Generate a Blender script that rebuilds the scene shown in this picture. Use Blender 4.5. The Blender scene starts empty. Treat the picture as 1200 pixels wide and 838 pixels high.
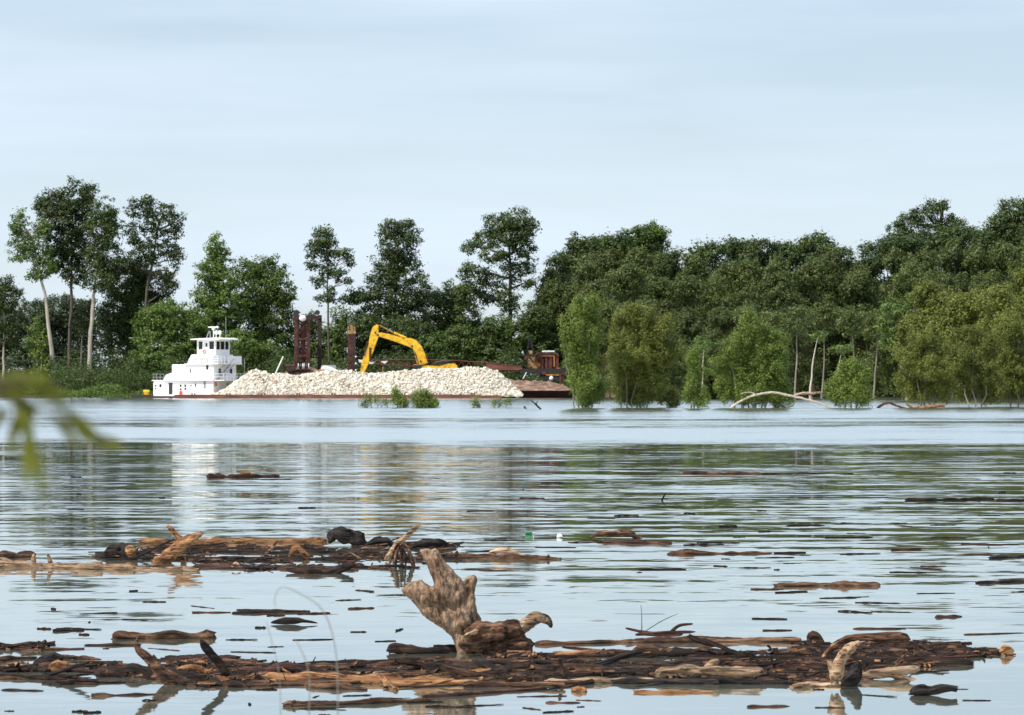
import bpy, bmesh, math, random
import numpy as np
from mathutils import Vector, noise as mnoise

# ------------------------------------------------------------------ camera, sky, sun, exposure
S = bpy.context.scene
C = S.collection
H = 2.27            # camera height above the water, metres
F = 4000.0          # focal length in photo pixels (1200 px wide)
HOR = 450.0         # horizon row in the photo

cam = bpy.data.cameras.new('camera')
camo = bpy.data.objects.new('camera', cam); C.objects.link(camo)
cam.sensor_width = 36; cam.lens = 120
camo.location = (0, 0, H); camo.rotation_euler = (math.radians(90), 0, 0)
cam.shift_y = (HOR - 419) / 1200.0
cam.clip_start = 0.1; cam.clip_end = 20000
cam.dof.use_dof = True; cam.dof.focus_distance = 46; cam.dof.aperture_fstop = 10.5
S.camera = camo

SUN_EL = 56; SUN_AZ = 238           # azimuth clockwise from +Y
world = bpy.data.worlds.new('World'); S.world = world; world.use_nodes = True
nt = world.node_tree; nt.nodes.clear()
wo = nt.nodes.new('ShaderNodeOutputWorld'); bg = nt.nodes.new('ShaderNodeBackground')
sky = nt.nodes.new('ShaderNodeTexSky'); sky.sky_type = 'NISHITA'; sky.sun_disc = False
sky.sun_elevation = math.radians(SUN_EL); sky.sun_rotation = math.radians(SUN_AZ)
sky.air_density = 1.0; sky.dust_density = 0.4; sky.ozone_density = 3.0
geo = nt.nodes.new('ShaderNodeTexCoord')
mp = nt.nodes.new('ShaderNodeMapping'); mp.inputs['Scale'].default_value = (2.2, 2.2, 20)
mp.inputs['Rotation'].default_value = (0, 0.07, 0)
nz = nt.nodes.new('ShaderNodeTexNoise'); nz.inputs['Scale'].default_value = 1.6; nz.inputs['Detail'].default_value = 6
nz.inputs['Roughness'].default_value = 0.5
cr = nt.nodes.new('ShaderNodeMapRange'); cr.inputs['From Min'].default_value = 0.36; cr.inputs['From Max'].default_value = 0.70
cr.inputs['To Min'].default_value = 0.45; cr.inputs['To Max'].default_value = 0.95
mx = nt.nodes.new('ShaderNodeMix'); mx.data_type = 'RGBA'
# thin cirrus veil, in the sky's own units; brightening above the frame is added so the water reflects more light
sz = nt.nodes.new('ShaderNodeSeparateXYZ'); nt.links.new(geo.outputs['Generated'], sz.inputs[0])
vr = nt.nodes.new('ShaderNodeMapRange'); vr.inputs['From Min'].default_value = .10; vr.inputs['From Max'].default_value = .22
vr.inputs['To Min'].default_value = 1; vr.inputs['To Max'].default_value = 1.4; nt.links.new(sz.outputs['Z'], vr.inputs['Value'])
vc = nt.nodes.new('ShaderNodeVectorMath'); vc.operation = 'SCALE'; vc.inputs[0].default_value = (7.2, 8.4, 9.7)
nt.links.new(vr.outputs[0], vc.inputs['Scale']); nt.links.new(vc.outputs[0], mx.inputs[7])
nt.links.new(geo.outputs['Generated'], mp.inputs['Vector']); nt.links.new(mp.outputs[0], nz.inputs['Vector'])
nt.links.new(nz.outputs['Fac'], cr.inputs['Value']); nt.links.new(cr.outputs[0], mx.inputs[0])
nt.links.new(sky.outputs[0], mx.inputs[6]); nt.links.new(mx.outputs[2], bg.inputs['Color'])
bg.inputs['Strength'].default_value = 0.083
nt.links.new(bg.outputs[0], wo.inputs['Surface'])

sl = bpy.data.lights.new('sun', 'SUN'); sl.energy = 4.7; sl.angle = math.radians(0.5); sl.color = (1.0, 0.94, 0.85)
so = bpy.data.objects.new('sun', sl); C.objects.link(so)
az = math.radians(SUN_AZ); el = math.radians(SUN_EL)
sd = Vector((math.sin(az) * math.cos(el), math.cos(az) * math.cos(el), math.sin(el)))
so.rotation_euler = sd.to_track_quat('Z', 'Y').to_euler(); so.location = (-30, -30, 60)
S.view_settings.view_transform = 'Standard'; S.view_settings.look = 'None'
S.view_settings.gamma = 1; S.view_settings.exposure = 0.42
S.render.resolution_x = 1024; S.render.resolution_y = 715

rng = np.random.default_rng(7); R = random.Random(7)

# ------------------------------------------------------------------ helpers
def X(px, D): return (px - 600) * D / F
def Z(py, D): return H + (HOR - py) * D / F
def W(px, py, D): return Vector((X(px, D), D, Z(py, D)))
def DW(py): return F * H / (py - HOR)          # distance of the water seen at photo row py

def tag(o, label=None, cat=None, group=None, kind=None):
    if label: o['label'] = label
    if cat: o['category'] = cat
    if group: o['group'] = group
    if kind: o['kind'] = kind
    return o

def empty(name, loc, rz=0, label=None, cat=None, group=None):
    o = bpy.data.objects.new(name, None); C.objects.link(o)
    o.location = loc; o.rotation_euler = (0, 0, rz); o.empty_display_size = 0.3
    return tag(o, label, cat, group)

def link(name, me, parent=None, loc=(0, 0, 0), rz=0):
    o = bpy.data.objects.new(name, me); C.objects.link(o)
    o.location = loc; o.rotation_euler = (0, 0, rz)
    if parent: o.parent = parent
    return o

def copy_tree(o, parent=None):
    c = o.copy(); C.objects.link(c); c.parent = parent
    for ch in list(o.children): copy_tree(ch, c)
    return c

class MB:
    """collects shapes into one mesh"""
    def __init__(s): s.v = []; s.f = []; s.m = []; s.cm = 0
    def add(s, vs, fs):
        n = len(s.v); s.v += [tuple(v) for v in vs]
        s.f += [tuple(i + n for i in f) for f in fs]; s.m += [s.cm] * len(fs)
    def box(s, x0, x1, y0, y1, z0, z1):
        s.add([(x0,y0,z0),(x1,y0,z0),(x1,y1,z0),(x0,y1,z0),(x0,y0,z1),(x1,y0,z1),(x1,y1,z1),(x0,y1,z1)],
              [(0,3,2,1),(4,5,6,7),(0,1,5,4),(1,2,6,5),(2,3,7,6),(3,0,4,7)])
    def prism(s, pts, y0, y1):
        """polygon in x,z extruded along y"""
        n = len(pts)
        a = sum(pts[i][0]*pts[(i+1)%n][1]-pts[(i+1)%n][0]*pts[i][1] for i in range(n))
        if a < 0: pts = pts[::-1]
        s.add([(x,y0,z) for x,z in pts] + [(x,y1,z) for x,z in pts],
              [tuple(range(n)), tuple(range(2*n-1, n-1, -1))] + [((i+1)%n, i, i+n, (i+1)%n+n) for i in range(n)])
    def prismz(s, pts, z0, z1):
        n = len(pts)
        a = sum(pts[i][0]*pts[(i+1)%n][1]-pts[(i+1)%n][0]*pts[i][1] for i in range(n))
        if a < 0: pts = pts[::-1]
        s.add([(x,y,z0) for x,y in pts] + [(x,y,z1) for x,y in pts],
              [tuple(range(n-1,-1,-1)), tuple(range(n, 2*n))] + [(i, (i+1)%n, (i+1)%n+n, i+n) for i in range(n)])
    def tube(s, path, rad, sides=8, flat=1.0, wob=0.0, wsc=3.0, seed=0.0, taper_end=True):
        P = [Vector(p) for p in path]; n = len(P)
        if not hasattr(rad, '__len__'): rad = [rad] * n
        up = Vector((0, 1, 0)); vs = []; fs = []
        for i in range(n):
            t = (P[min(i+1, n-1)] - P[max(i-1, 0)]).normalized()
            a = up - t * up.dot(t)
            if a.length < 0.05: a = Vector((0, 0, 1)) - t * t.z
            if a.length < 0.05: a = Vector((1, 0, 0)) - t * t.x
            a.normalize(); up = a; b = t.cross(a)
            for k in range(sides):
                th = 2 * math.pi * k / sides; r = rad[i]
                if wob:
                    q = P[i] * wsc
                    c_, s_ = math.cos(th), math.sin(th)
                    r *= 1 + wob * mnoise.noise(Vector((q.x + seed, q.y + c_ * 1.3, q.z + s_ * 1.3 + seed))) + wob * .7 * mnoise.noise(Vector((q.x * 2.5 + seed, c_ * 3, s_ * 3 + q.z * 2)))
                j = Vector((0, 0, 0))
                if wob > .2 and i in (0, n-1): j = t * (1 if i else -1) * rad[i] * (1.6 * abs(mnoise.noise(Vector((k * 1.7, seed, i * .7)))) * 2 - .4)
                vs.append(P[i] + a * math.cos(th) * r * flat + b * math.sin(th) * r + j)
        for i in range(n - 1):
            for k in range(sides):
                k2 = (k + 1) % sides
                fs.append((i*sides+k, i*sides+k2, (i+1)*sides+k2, (i+1)*sides+k))
        fs.append(tuple(range(sides-1, -1, -1))); fs.append(tuple((n-1)*sides+k for k in range(sides)))
        s.add(vs, fs)
    def ball(s, c, r, seg=10, rings=6, sz=1.0):
        vs = [(c[0], c[1], c[2]-r*sz)]; fs = []
        for i in range(1, rings):
            ph = -math.pi/2 + math.pi*i/rings
            for k in range(seg):
                th = 2*math.pi*k/seg
                vs.append((c[0]+r*math.cos(ph)*math.cos(th), c[1]+r*math.cos(ph)*math.sin(th), c[2]+r*sz*math.sin(ph)))
        vs.append((c[0], c[1], c[2]+r*sz)); top = len(vs)-1
        for k in range(seg): fs.append((0, 1+(k+1)%seg, 1+k)); fs.append((top, top-seg+k, top-seg+(k+1)%seg))
        for i in range(rings-2):
            for k in range(seg):
                a = 1+i*seg+k; b = 1+i*seg+(k+1)%seg; fs.append((a, b, b+seg, a+seg))
        s.add(vs, fs)
    def torus(s, c, R_, r, seg=20, sides=8, axis='y'):
        vs = []; fs = []
        for i in range(seg):
            a = 2*math.pi*i/seg
            for k in range(sides):
                b = 2*math.pi*k/sides; q = R_ + r*math.cos(b)
                if axis == 'y': vs.append((c[0]+q*math.cos(a), c[1]+r*math.sin(b), c[2]+q*math.sin(a)))
                else: vs.append((c[0]+r*math.sin(b), c[1]+q*math.cos(a), c[2]+q*math.sin(a)))
        for i in range(seg):
            for k in range(sides):
                fs.append((i*sides+k, ((i+1)%seg)*sides+k, ((i+1)%seg)*sides+(k+1)%sides, i*sides+(k+1)%sides))
        s.add(vs, fs)
    def mesh(s, name, mats, smooth=False, bevel=0):
        me = bpy.data.meshes.new(name); me.from_pydata(s.v, [], s.f)
        if not isinstance(mats, (list, tuple)): mats = [mats]
        for m in mats: me.materials.append(m)
        me.polygons.foreach_set('material_index', s.m)
        if smooth: me.polygons.foreach_set('use_smooth', [True]*len(me.polygons))
        bm = bmesh.new(); bm.from_mesh(me)
        if bevel:
            bmesh.ops.bevel(bm, geom=[e for e in bm.edges if e.calc_face_angle(0) > 0.5], offset=bevel, segments=2, affect='EDGES', clamp_overlap=True)
        bmesh.ops.recalc_face_normals(bm, faces=bm.faces)
        bm.to_mesh(me); bm.free()
        if smooth: me.set_sharp_from_angle(angle=math.radians(42))
        me.update(); return me
    def build(s, name, mats, parent=None, smooth=False, bevel=0, loc=(0,0,0), rz=0):
        return link(name, s.mesh(name, mats, smooth, bevel), parent, loc, rz)

def fastmesh(name, V, nper, mat):
    """V: (N*nper,3) array, faces of nper consecutive vertices"""
    me = bpy.data.meshes.new(name); nv = len(V); nf = nv // nper
    me.vertices.add(nv); me.vertices.foreach_set('co', V.astype(np.float32).ravel())
    me.loops.add(nv); me.loops.foreach_set('vertex_index', np.arange(nv, dtype=np.int32))
    me.polygons.add(nf); me.polygons.foreach_set('loop_start', np.arange(0, nv, nper, dtype=np.int32))
    me.materials.append(mat); me.update(calc_edges=True); me.validate(); return me

# ------------------------------------------------------------------ materials
def newmat(name):
    m = bpy.data.materials.new(name); m.use_nodes = True
    return m, m.node_tree, m.node_tree.nodes['Principled BSDF']

def noisemat(name, stops, scale=4, rough=0.7, detail=6, stretch=(1,1,1), bump=0.0, bscale=None, coord='Object', metal=0.0, spec=0.4, objvar=0.0, dist=0.0):
    m, t, p = newmat(name); N = t.nodes.new; L = t.links.new
    tc = N('ShaderNodeTexCoord'); ma = N('ShaderNodeMapping'); ma.inputs['Scale'].default_value = stretch
    L(tc.outputs[coord], ma.inputs['Vector'])
    if objvar:
        oi = N('ShaderNodeObjectInfo'); mu = N('ShaderNodeMath'); mu.operation = 'MULTIPLY'; mu.inputs[1].default_value = 37
        L(oi.outputs['Random'], mu.inputs[0]); L(mu.outputs[0], ma.inputs['Location'])
    n = N('ShaderNodeTexNoise'); n.inputs['Scale'].default_value = scale; n.inputs['Detail'].default_value = detail
    n.inputs['Roughness'].default_value = 0.65; n.inputs['Distortion'].default_value = dist
    L(ma.outputs[0], n.inputs['Vector'])
    r = N('ShaderNodeValToRGB'); e = r.color_ramp.elements
    while len(e) > 1: e.remove(e[-1])
    e[0].position = stops[0][0]; e[0].color = (*stops[0][1], 1)
    for q, c in stops[1:]:
        x = e.new(q); x.color = (*c, 1)
    L(n.outputs['Fac'], r.inputs[0]); out = r.outputs[0]
    if objvar:
        hs = N('ShaderNodeHueSaturation'); mr = N('ShaderNodeMapRange')
        mr.inputs['To Min'].default_value = 1-objvar; mr.inputs['To Max'].default_value = 1+objvar
        L(oi.outputs['Random'], mr.inputs['Value']); L(mr.outputs[0], hs.inputs['Value']); L(out, hs.inputs['Color']); out = hs.outputs[0]
    L(out, p.inputs['Base Color'])
    p.inputs['Roughness'].default_value = rough; p.inputs['Metallic'].default_value = metal
    p.inputs['Specular IOR Level'].default_value = spec
    if bump:
        n2 = N('ShaderNodeTexNoise'); n2.inputs['Scale'].default_value = bscale or scale*3; n2.inputs['Detail'].default_value = 5
        L(ma.outputs[0], n2.inputs['Vector'])
        b = N('ShaderNodeBump'); b.inputs['Strength'].default_value = 1.0; b.inputs['Distance'].default_value = bump
        L(n2.outputs['Fac'], b.inputs['Height']); L(b.outputs[0], p.inputs['Normal'])
    return m

def leafmat(name, c1, c2, trans=0.3, var=0.25, rough=0.55):
    m, t, p = newmat(name); N = t.nodes.new; L = t.links.new
    g = N('ShaderNodeNewGeometry'); n = N('ShaderNodeTexNoise'); n.inputs['Scale'].default_value = 0.45; n.inputs['Detail'].default_value = 3
    L(g.outputs['Position'], n.inputs['Vector'])
    mr = N('ShaderNodeMapRange'); mr.inputs['From Min'].default_value = .35; mr.inputs['From Max'].default_value = .65
    L(n.outputs['Fac'], mr.inputs['Value'])
    mx = N('ShaderNodeMix'); mx.data_type = 'RGBA'; mx.inputs[6].default_value = (*c1, 1); mx.inputs[7].default_value = (*c2, 1)
    L(mr.outputs[0], mx.inputs[0])
    oi = N('ShaderNodeObjectInfo'); hs = N('ShaderNodeHueSaturation'); v = N('ShaderNodeMapRange')
    v.inputs['To Min'].default_value = 1-var; v.inputs['To Max'].default_value = 1+var
    L(oi.outputs['Random'], v.inputs['Value']); L(v.outputs[0], hs.inputs['Value'])
    ri = N('ShaderNodeMapRange'); ri.inputs['To Min'].default_value = .72; ri.inputs['To Max'].default_value = 1.28
    L(g.outputs['Random Per Island'], ri.inputs['Value'])
    m2 = N('ShaderNodeVectorMath'); m2.operation = 'SCALE'
    L(mx.outputs[2], m2.inputs[0]); L(ri.outputs[0], m2.inputs['Scale']); L(m2.outputs[0], hs.inputs['Color'])
    L(hs.outputs[0], p.inputs['Base Color']); p.inputs['Roughness'].default_value = rough; p.inputs['Specular IOR Level'].default_value = 0.35
    tr = N('ShaderNodeBsdfTranslucent'); L(hs.outputs[0], tr.inputs['Color'])
    ms = N('ShaderNodeMixShader'); ms.inputs[0].default_value = trans
    L(p.outputs[0], ms.inputs[1]); L(tr.outputs[0], ms.inputs[2]); L(ms.outputs[0], t.nodes['Material Output'].inputs['Surface'])
    return m

M = {}
M['leaf_dark'] = leafmat('leaf_dark', (.040,.066,.016), (.066,.100,.020))
M['leaf_mid'] = leafmat('leaf_mid', (.062,.106,.020), (.098,.150,.026))
M['leaf_willow'] = leafmat('leaf_willow', (.062,.086,.019), (.096,.122,.024), var=.18)
M['leaf_olive'] = leafmat('leaf_olive', (.110,.135,.022), (.155,.172,.028), var=.12)
M['leaf_bright'] = leafmat('leaf_bright', (.105,.155,.024), (.145,.200,.032), var=.1)
M['leaf_near'] = leafmat('leaf_near', (.115,.135,.016), (.16,.17,.022), trans=.5)
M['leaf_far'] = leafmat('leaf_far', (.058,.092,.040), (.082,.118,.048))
M['bark_pale'] = noisemat('bark_pale', [(.3,(.30,.25,.20)),(.7,(.50,.44,.36))], 3, .85, stretch=(1,1,.3))
M['bark_dark'] = noisemat('bark_dark', [(.3,(.055,.045,.035)),(.7,(.13,.105,.08))], 3, .9, stretch=(1,1,.3))
M['white'] = noisemat('white_paint', [(.26,(.42,.30,.22)),(.33,(.68,.65,.60)),(.45,(.79,.79,.78)),(1,(.82,.82,.81))], 1.6, .45, stretch=(1,1,.14))
M['grey'] = noisemat('grey_paint', [(.3,(.20,.20,.21)),(.7,(.32,.32,.33))], 3, .6)
M['black'] = noisemat('black_metal', [(.3,(.012,.012,.013)),(.7,(.035,.033,.032))], 3, .6)
M['red'] = noisemat('red_paint', [(.3,(.50,.04,.03)),(.7,(.65,.07,.05))], 3, .6)
M['orange'] = noisemat('orange_paint', [(.3,(.10,.04,.015)),(.45,(.35,.15,.03)),(.7,(.55,.28,.05))], 3, .6)
M['rust'] = noisemat('rust', [(.25,(.02,.009,.008)),(.5,(.058,.020,.014)),(.75,(.14,.060,.040))], 1.6, .85, stretch=(1,1,.6))
M['hull'] = noisemat('rusty_hull', [(.25,(.07,.024,.017)),(.5,(.165,.058,.040)),(.75,(.28,.13,.095))], .8, .8, stretch=(.5,1,2))
M['darkhull'] = noisemat('dark_hull', [(.3,(.02,.012,.012)),(.6,(.05,.022,.018)),(.8,(.12,.04,.028))], .7, .8, stretch=(1,1,.5))
M['maroon'] = noisemat('maroon_steel', [(.25,(.04,.011,.011)),(.5,(.11,.024,.022)),(.75,(.19,.05,.04))], 1.5, .75)
M['yellow'] = noisemat('yellow_paint', [(.30,(.10,.06,.02)),(.40,(.50,.27,.015)),(.5,(.70,.40,.015)),(.62,(.78,.47,.02)),(.8,(.72,.46,.09))], 1.6, .5)
M['tanmetal'] = noisemat('tan_engine', [(.3,(.08,.04,.015)),(.5,(.28,.16,.06)),(.7,(.45,.30,.13))], 2.5, .7)
M['earth'] = noisemat('earth', [(.3,(.06,.034,.024)),(.5,(.15,.088,.062)),(.7,(.34,.25,.19))], 1.0, .95, stretch=(.6,1,3), bump=.1)
M['glass'] = noisemat('dark_glass', [(.3,(.008,.009,.010)),(.7,(.02,.022,.024))], 2, .08, spec=.6)
M['rope'] = noisemat('rope', [(.3,(.16,.14,.11)),(.7,(.26,.23,.19))], 20, .9)
M['green_plastic'] = noisemat('green_plastic', [(.3,(.01,.15,.05)),(.7,(.015,.20,.07))], 5, .3)

def cracks(m, amt=.75, sc=(1.4, 26, 26)):
    t = m.node_tree; p = t.nodes['Principled BSDF']; N = t.nodes.new; L = t.links.new
    tc = N('ShaderNodeTexCoord'); ma = N('ShaderNodeMapping'); ma.inputs['Scale'].default_value = sc; L(tc.outputs['Object'], ma.inputs['Vector'])
    n = N('ShaderNodeTexNoise'); n.inputs['Scale'].default_value = 1.6; n.inputs['Detail'].default_value = 4; n.inputs['Distortion'].default_value = .8; L(ma.outputs[0], n.inputs['Vector'])
    r = N('ShaderNodeMapRange'); r.inputs['From Min'].default_value = .40; r.inputs['From Max'].default_value = .50; r.inputs['To Min'].default_value = 1-amt; r.inputs['To Max'].default_value = 1.1
    L(n.outputs['Fac'], r.inputs['Value'])
    src = p.inputs['Base Color'].links[0].from_socket; v = N('ShaderNodeVectorMath'); v.operation = 'SCALE'
    L(src, v.inputs[0]); L(r.outputs[0], v.inputs['Scale']); L(v.outputs[0], p.inputs['Base Color']); return m
def woodmat(name, stops, objvar=.3, bump=.03, st=(.16, 1.0, 1.0), spec=.25):
    return cracks(noisemat(name, stops, 17, .85, 9, stretch=st, bump=bump, bscale=22, objvar=objvar, spec=spec, dist=.6))
M['w_tan'] = woodmat('sunbleached_wood', [(.30,(.030,.016,.010)),(.40,(.13,.075,.042)),(.52,(.27,.175,.105)),(.68,(.40,.29,.19))])
M['w_brown'] = woodmat('brown_wood', [(.34,(.007,.004,.003)),(.45,(.036,.017,.009)),(.56,(.105,.052,.028)),(.72,(.23,.140,.085))])
M['w_dark'] = woodmat('wet_dark_wood', [(.34,(.003,.002,.002)),(.5,(.014,.008,.006)),(.68,(.060,.030,.018))], spec=.2)
M['w_orange'] = woodmat('orange_wood', [(.30,(.035,.014,.007)),(.43,(.13,.055,.022)),(.56,(.25,.125,.052)),(.72,(.38,.23,.115))])
M['w_black'] = woodmat('black_bark', [(.3,(.004,.004,.004)),(.55,(.018,.014,.013)),(.72,(.055,.038,.030))], spec=.2)
M['w_red'] = woodmat('reddish_bark', [(.34,(.010,.004,.004)),(.49,(.040,.015,.011)),(.70,(.12,.055,.038))])

# ------------------------------------------------------------------ water
def make_water():
    m, t, p = newmat('river_water'); N = t.nodes.new; L = t.links.new
    p.inputs['Base Color'].default_value = (.10,.11,.085,1); p.inputs['IOR'].default_value = 1.333
    p.inputs['Specular IOR Level'].default_value = 0.5
    g = N('ShaderNodeNewGeometry'); sp = N('ShaderNodeSeparateXYZ'); L(g.outputs['Position'], sp.inputs[0])
    def math_(op, a, b=None, c=None):
        n = N('ShaderNodeMath'); n.operation = op
        for i, q in enumerate((a, b, c)):
            if q is None: continue
            if isinstance(q, (int, float)): n.inputs[i].default_value = q
            else: L(q, n.inputs[i])
        return n.outputs[0]
    def nse(scale, detail, rough=.55, off=0):
        ma = N('ShaderNodeMapping'); ma.inputs['Scale'].default_value = (scale[0], scale[1], 1); ma.inputs['Location'].default_value = (off, off*1.7, 0)
        ma.inputs['Rotation'].default_value = (0, 0, .03)
        L(g.outputs['Position'], ma.inputs[0])
        n = N('ShaderNodeTexNoise'); n.noise_dimensions = '2D'; n.inputs['Scale'].default_value = 1; n.inputs['Detail'].default_value = detail
        n.inputs['Roughness'].default_value = rough; L(ma.outputs[0], n.inputs['Vector'])
        s = N('ShaderNodeSeparateColor'); L(n.outputs['Color'], s.inputs[0])
        return n.outputs['Fac'], s.outputs[0], s.outputs[1]
    _, a1, b1 = nse((.30, 1.1), 3, .6)            # gentle ripples, long crested
    _, a2, b2 = nse((.06, .10), 3, .55, 13)       # slow swell seen far out
    _, a3, b3 = nse((2.2, 5.0), 2, .5, 5)         # fine chop
    big, _, _ = nse((.012, .03), 3, .5, 40)
    Y = sp.outputs['Y']
    # ruffled bands where the breeze touches the river
    wob = math_('ADD', math_('MULTIPLY', math_('SUBTRACT', big, .5), 1.6), math_('MULTIPLY', math_('SUBTRACT', b2, .5), .8))
    def band(d0, d1, soft):
        yy = math_('ADD', Y, math_('MULTIPLY', wob, soft*2.2))
        r1 = N('ShaderNodeMapRange'); r1.interpolation_type = 'SMOOTHSTEP'; r1.inputs['From Min'].default_value = d0-soft; r1.inputs['From Max'].default_value = d0+soft; L(yy, r1.inputs['Value'])
        r2 = N('ShaderNodeMapRange'); r2.interpolation_type = 'SMOOTHSTEP'; r2.inputs['From Min'].default_value = d1-soft; r2.inputs['From Max'].default_value = d1+soft; L(yy, r2.inputs['Value'])
        return math_('SUBTRACT', r1.outputs[0], r2.outputs[0])
    gap = math_('MULTIPLY', band(170, 245, 22), math_('MULTIPLY_ADD', a2, 1.6, -.30))
    bands = math_('MAXIMUM', math_('MAXIMUM', band(132, 184, 10), gap), band(226, 900, 10))
    nr_ = N('ShaderNodeMapRange'); nr_.inputs['From Min'].default_value = 24; nr_.inputs['From Max'].default_value = 62
    nr_.inputs['To Min'].default_value = .30; nr_.inputs['To Max'].default_value = 1; L(Y, nr_.inputs['Value']); near = nr_.outputs[0]
    amp1 = math_('MULTIPLY_ADD', big, .14, .06)
    s = math_('MULTIPLY', math_('SUBTRACT', b1, .5), amp1)
    s = math_('ADD', s, math_('MULTIPLY', math_('SUBTRACT', b2, .5), .07))
    s = math_('ADD', s, math_('MULTIPLY', math_('SUBTRACT', b3, .5), .065))
    s = math_('MULTIPLY_ADD', s, near, .006)
    ruff = math_('ADD', math_('MULTIPLY', math_('ABSOLUTE', math_('SUBTRACT', b3, .5)), .35), .035)
    sy = math_('ADD', s, math_('MULTIPLY', bands, ruff))
    sx = math_('ADD', math_('MULTIPLY', math_('SUBTRACT', a1, .5), .02), math_('MULTIPLY', math_('SUBTRACT', a3, .5), .03))
    cb = N('ShaderNodeCombineXYZ'); L(sx, cb.inputs[0]); L(math_('MULTIPLY', sy, -1), cb.inputs[1]); cb.inputs[2].default_value = 1
    nn = N('ShaderNodeVectorMath'); nn.operation = 'NORMALIZE'; L(cb.outputs[0], nn.inputs[0]); L(nn.outputs[0], p.inputs['Normal'])
    L(math_('MULTIPLY_ADD', bands, .07, .035), p.inputs['Roughness'])
    gl = N('ShaderNodeBsdfGlossy'); gl.inputs['Color'].default_value = (.97,.98,.96,1); L(nn.outputs[0], gl.inputs['Normal'])
    L(math_('MULTIPLY_ADD', bands, .07, .035), gl.inputs['Roughness'])
    mxs = N('ShaderNodeMixShader'); mxs.inputs[0].default_value = .5; L(p.outputs[0], mxs.inputs[1]); L(gl.outputs[0], mxs.inputs[2])
    L(mxs.outputs[0], t.nodes['Material Output'].inputs['Surface'])
    V = [(-3000,-20,0),(3000,-20,0),(3000,4000,0),(-3000,4000,0)]
    me = bpy.data.meshes.new('water'); me.from_pydata(V, [], [(0,1,2,3)]); me.materials.append(m)
    tag(link('water', me), kind='structure')
make_water()

# ------------------------------------------------------------------ ground: river bed, near bank and far bank, one sheet
def far_edge(x):
    base = 568 if x < 10 else 568 + min(1, (x-10)/40)*50
    return base + 5*math.sin(x*.07) + 3*math.sin(x*.19+1)
def ground_z(x, y):
    e = far_edge(x)
    if y > e - 8:
        t = min(1, (y-e+8)/18); z = -1.2 + t*1.85
        if y > e: z += .12*mnoise.noise(Vector((x*.15, y*.15, 0))) + min(1.2, (y-e)*.01)
        return z
    if y < 17:
        return -2 + min(1, (17-y)/15)*2.7
    return -2
ys = [-2500,-600,-100,-30,-10,-5,0,4,8,12,17,22,60,200,400,540] + list(range(556, 640, 3)) + [660,700,760,900,1200,2000,5000]
xs = [-4000,-1500,-600,-300,-200] + list(range(-150, 156, 5)) + [200,300,600,1500,4000]
V = [(x, y, ground_z(x, y)) for y in ys for x in xs]; nx = len(xs)
Fc = [(j*nx+i, j*nx+i+1, (j+1)*nx+i+1, (j+1)*nx+i) for j in range(len(ys)-1) for i in range(nx-1)]
me = bpy.data.meshes.new('ground'); me.from_pydata(V, [], Fc)
me.materials.append(noisemat('river_bank_soil', [(.3,(.06,.045,.025)),(.5,(.13,.09,.055)),(.7,(.10,.10,.04))], .6, .95, coord='Object'))
tag(link('ground', me), kind='structure')

# ------------------------------------------------------------------ trees
def quads(c, nrm, size, asp):
    n = len(c)
    nrm = nrm / (np.linalg.norm(nrm, axis=1, keepdims=True)+1e-9)
    r = rng.normal(size=(n, 3)); a = np.cross(nrm, r); a /= (np.linalg.norm(a, axis=1, keepdims=True)+1e-9)
    b = np.cross(nrm, a); s = size[:, None]
    V = np.empty((n, 4, 3)); V[:,0] = c - a*s; V[:,1] = c - b*s*asp; V[:,2] = c + a*s; V[:,3] = c + b*s*asp
    return V.reshape(-1, 3)

def crown_mesh(name, blobs, mat, leaf=.26, dens=1.0, puff=(.6, 1.2), asp=.55, fill=.5, pshape=(1.15,1.15,.75)):
    out = []
    for (x, y, z, rx, ry, rz) in blobs:
        ra = (rx*ry*rz)**(1/3); pr0 = (puff[0]+puff[1])/2
        npf = max(5, int(dens * 4*math.pi*ra*ra / (pr0*pr0*2.6)))
        d = rng.normal(size=(npf, 3)); d /= np.linalg.norm(d, axis=1, keepdims=True)
        u = 1 - (1-fill)*rng.random((npf, 1))**1.4 * .9
        u *= rng.uniform(.80, 1.20, (npf, 1))
        pc = np.array([x, y, z]) + d*u*np.array([rx, ry, rz])*.92
        pr = rng.uniform(puff[0], puff[1], npf)
        k = np.maximum(8, (pr*pr/(leaf*leaf)*3.0*dens).astype(int))
        idx = np.repeat(np.arange(npf), k); n = len(idx)
        q = rng.normal(size=(n, 3)); q /= np.linalg.norm(q, axis=1, keepdims=True)
        rr = rng.random((n, 1))**.45 * (1 + (rng.random((n, 1)) < .16)*rng.random((n, 1))*.75)
        c = pc[idx] + q*rr*pr[idx][:, None]*np.array(pshape)
        nr = q*.7 + d[idx]*.35 + np.array([0, 0, .55]) + rng.normal(size=(n, 3))*.55
        out.append(quads(c, nr, leaf*rng.uniform(.6, 1.25, n), asp))
    return fastmesh(name, np.concatenate(out), 4, mat)

def limb_path(a, b, n=5, sag=.08, seed=0):
    a = Vector(a); b = Vector(b); L_ = (b-a).length; rr = random.Random(seed)
    pts = []
    for i in range(n+1):
        t = i/n; p = a.lerp(b, t)
        w = math.sin(math.pi*t)*L_*sag
        pts.append(p + Vector((rr.uniform(-1,1)*w, rr.uniform(-1,1)*w, rr.uniform(-.5,.5)*w + w*.3)))
    return pts

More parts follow.
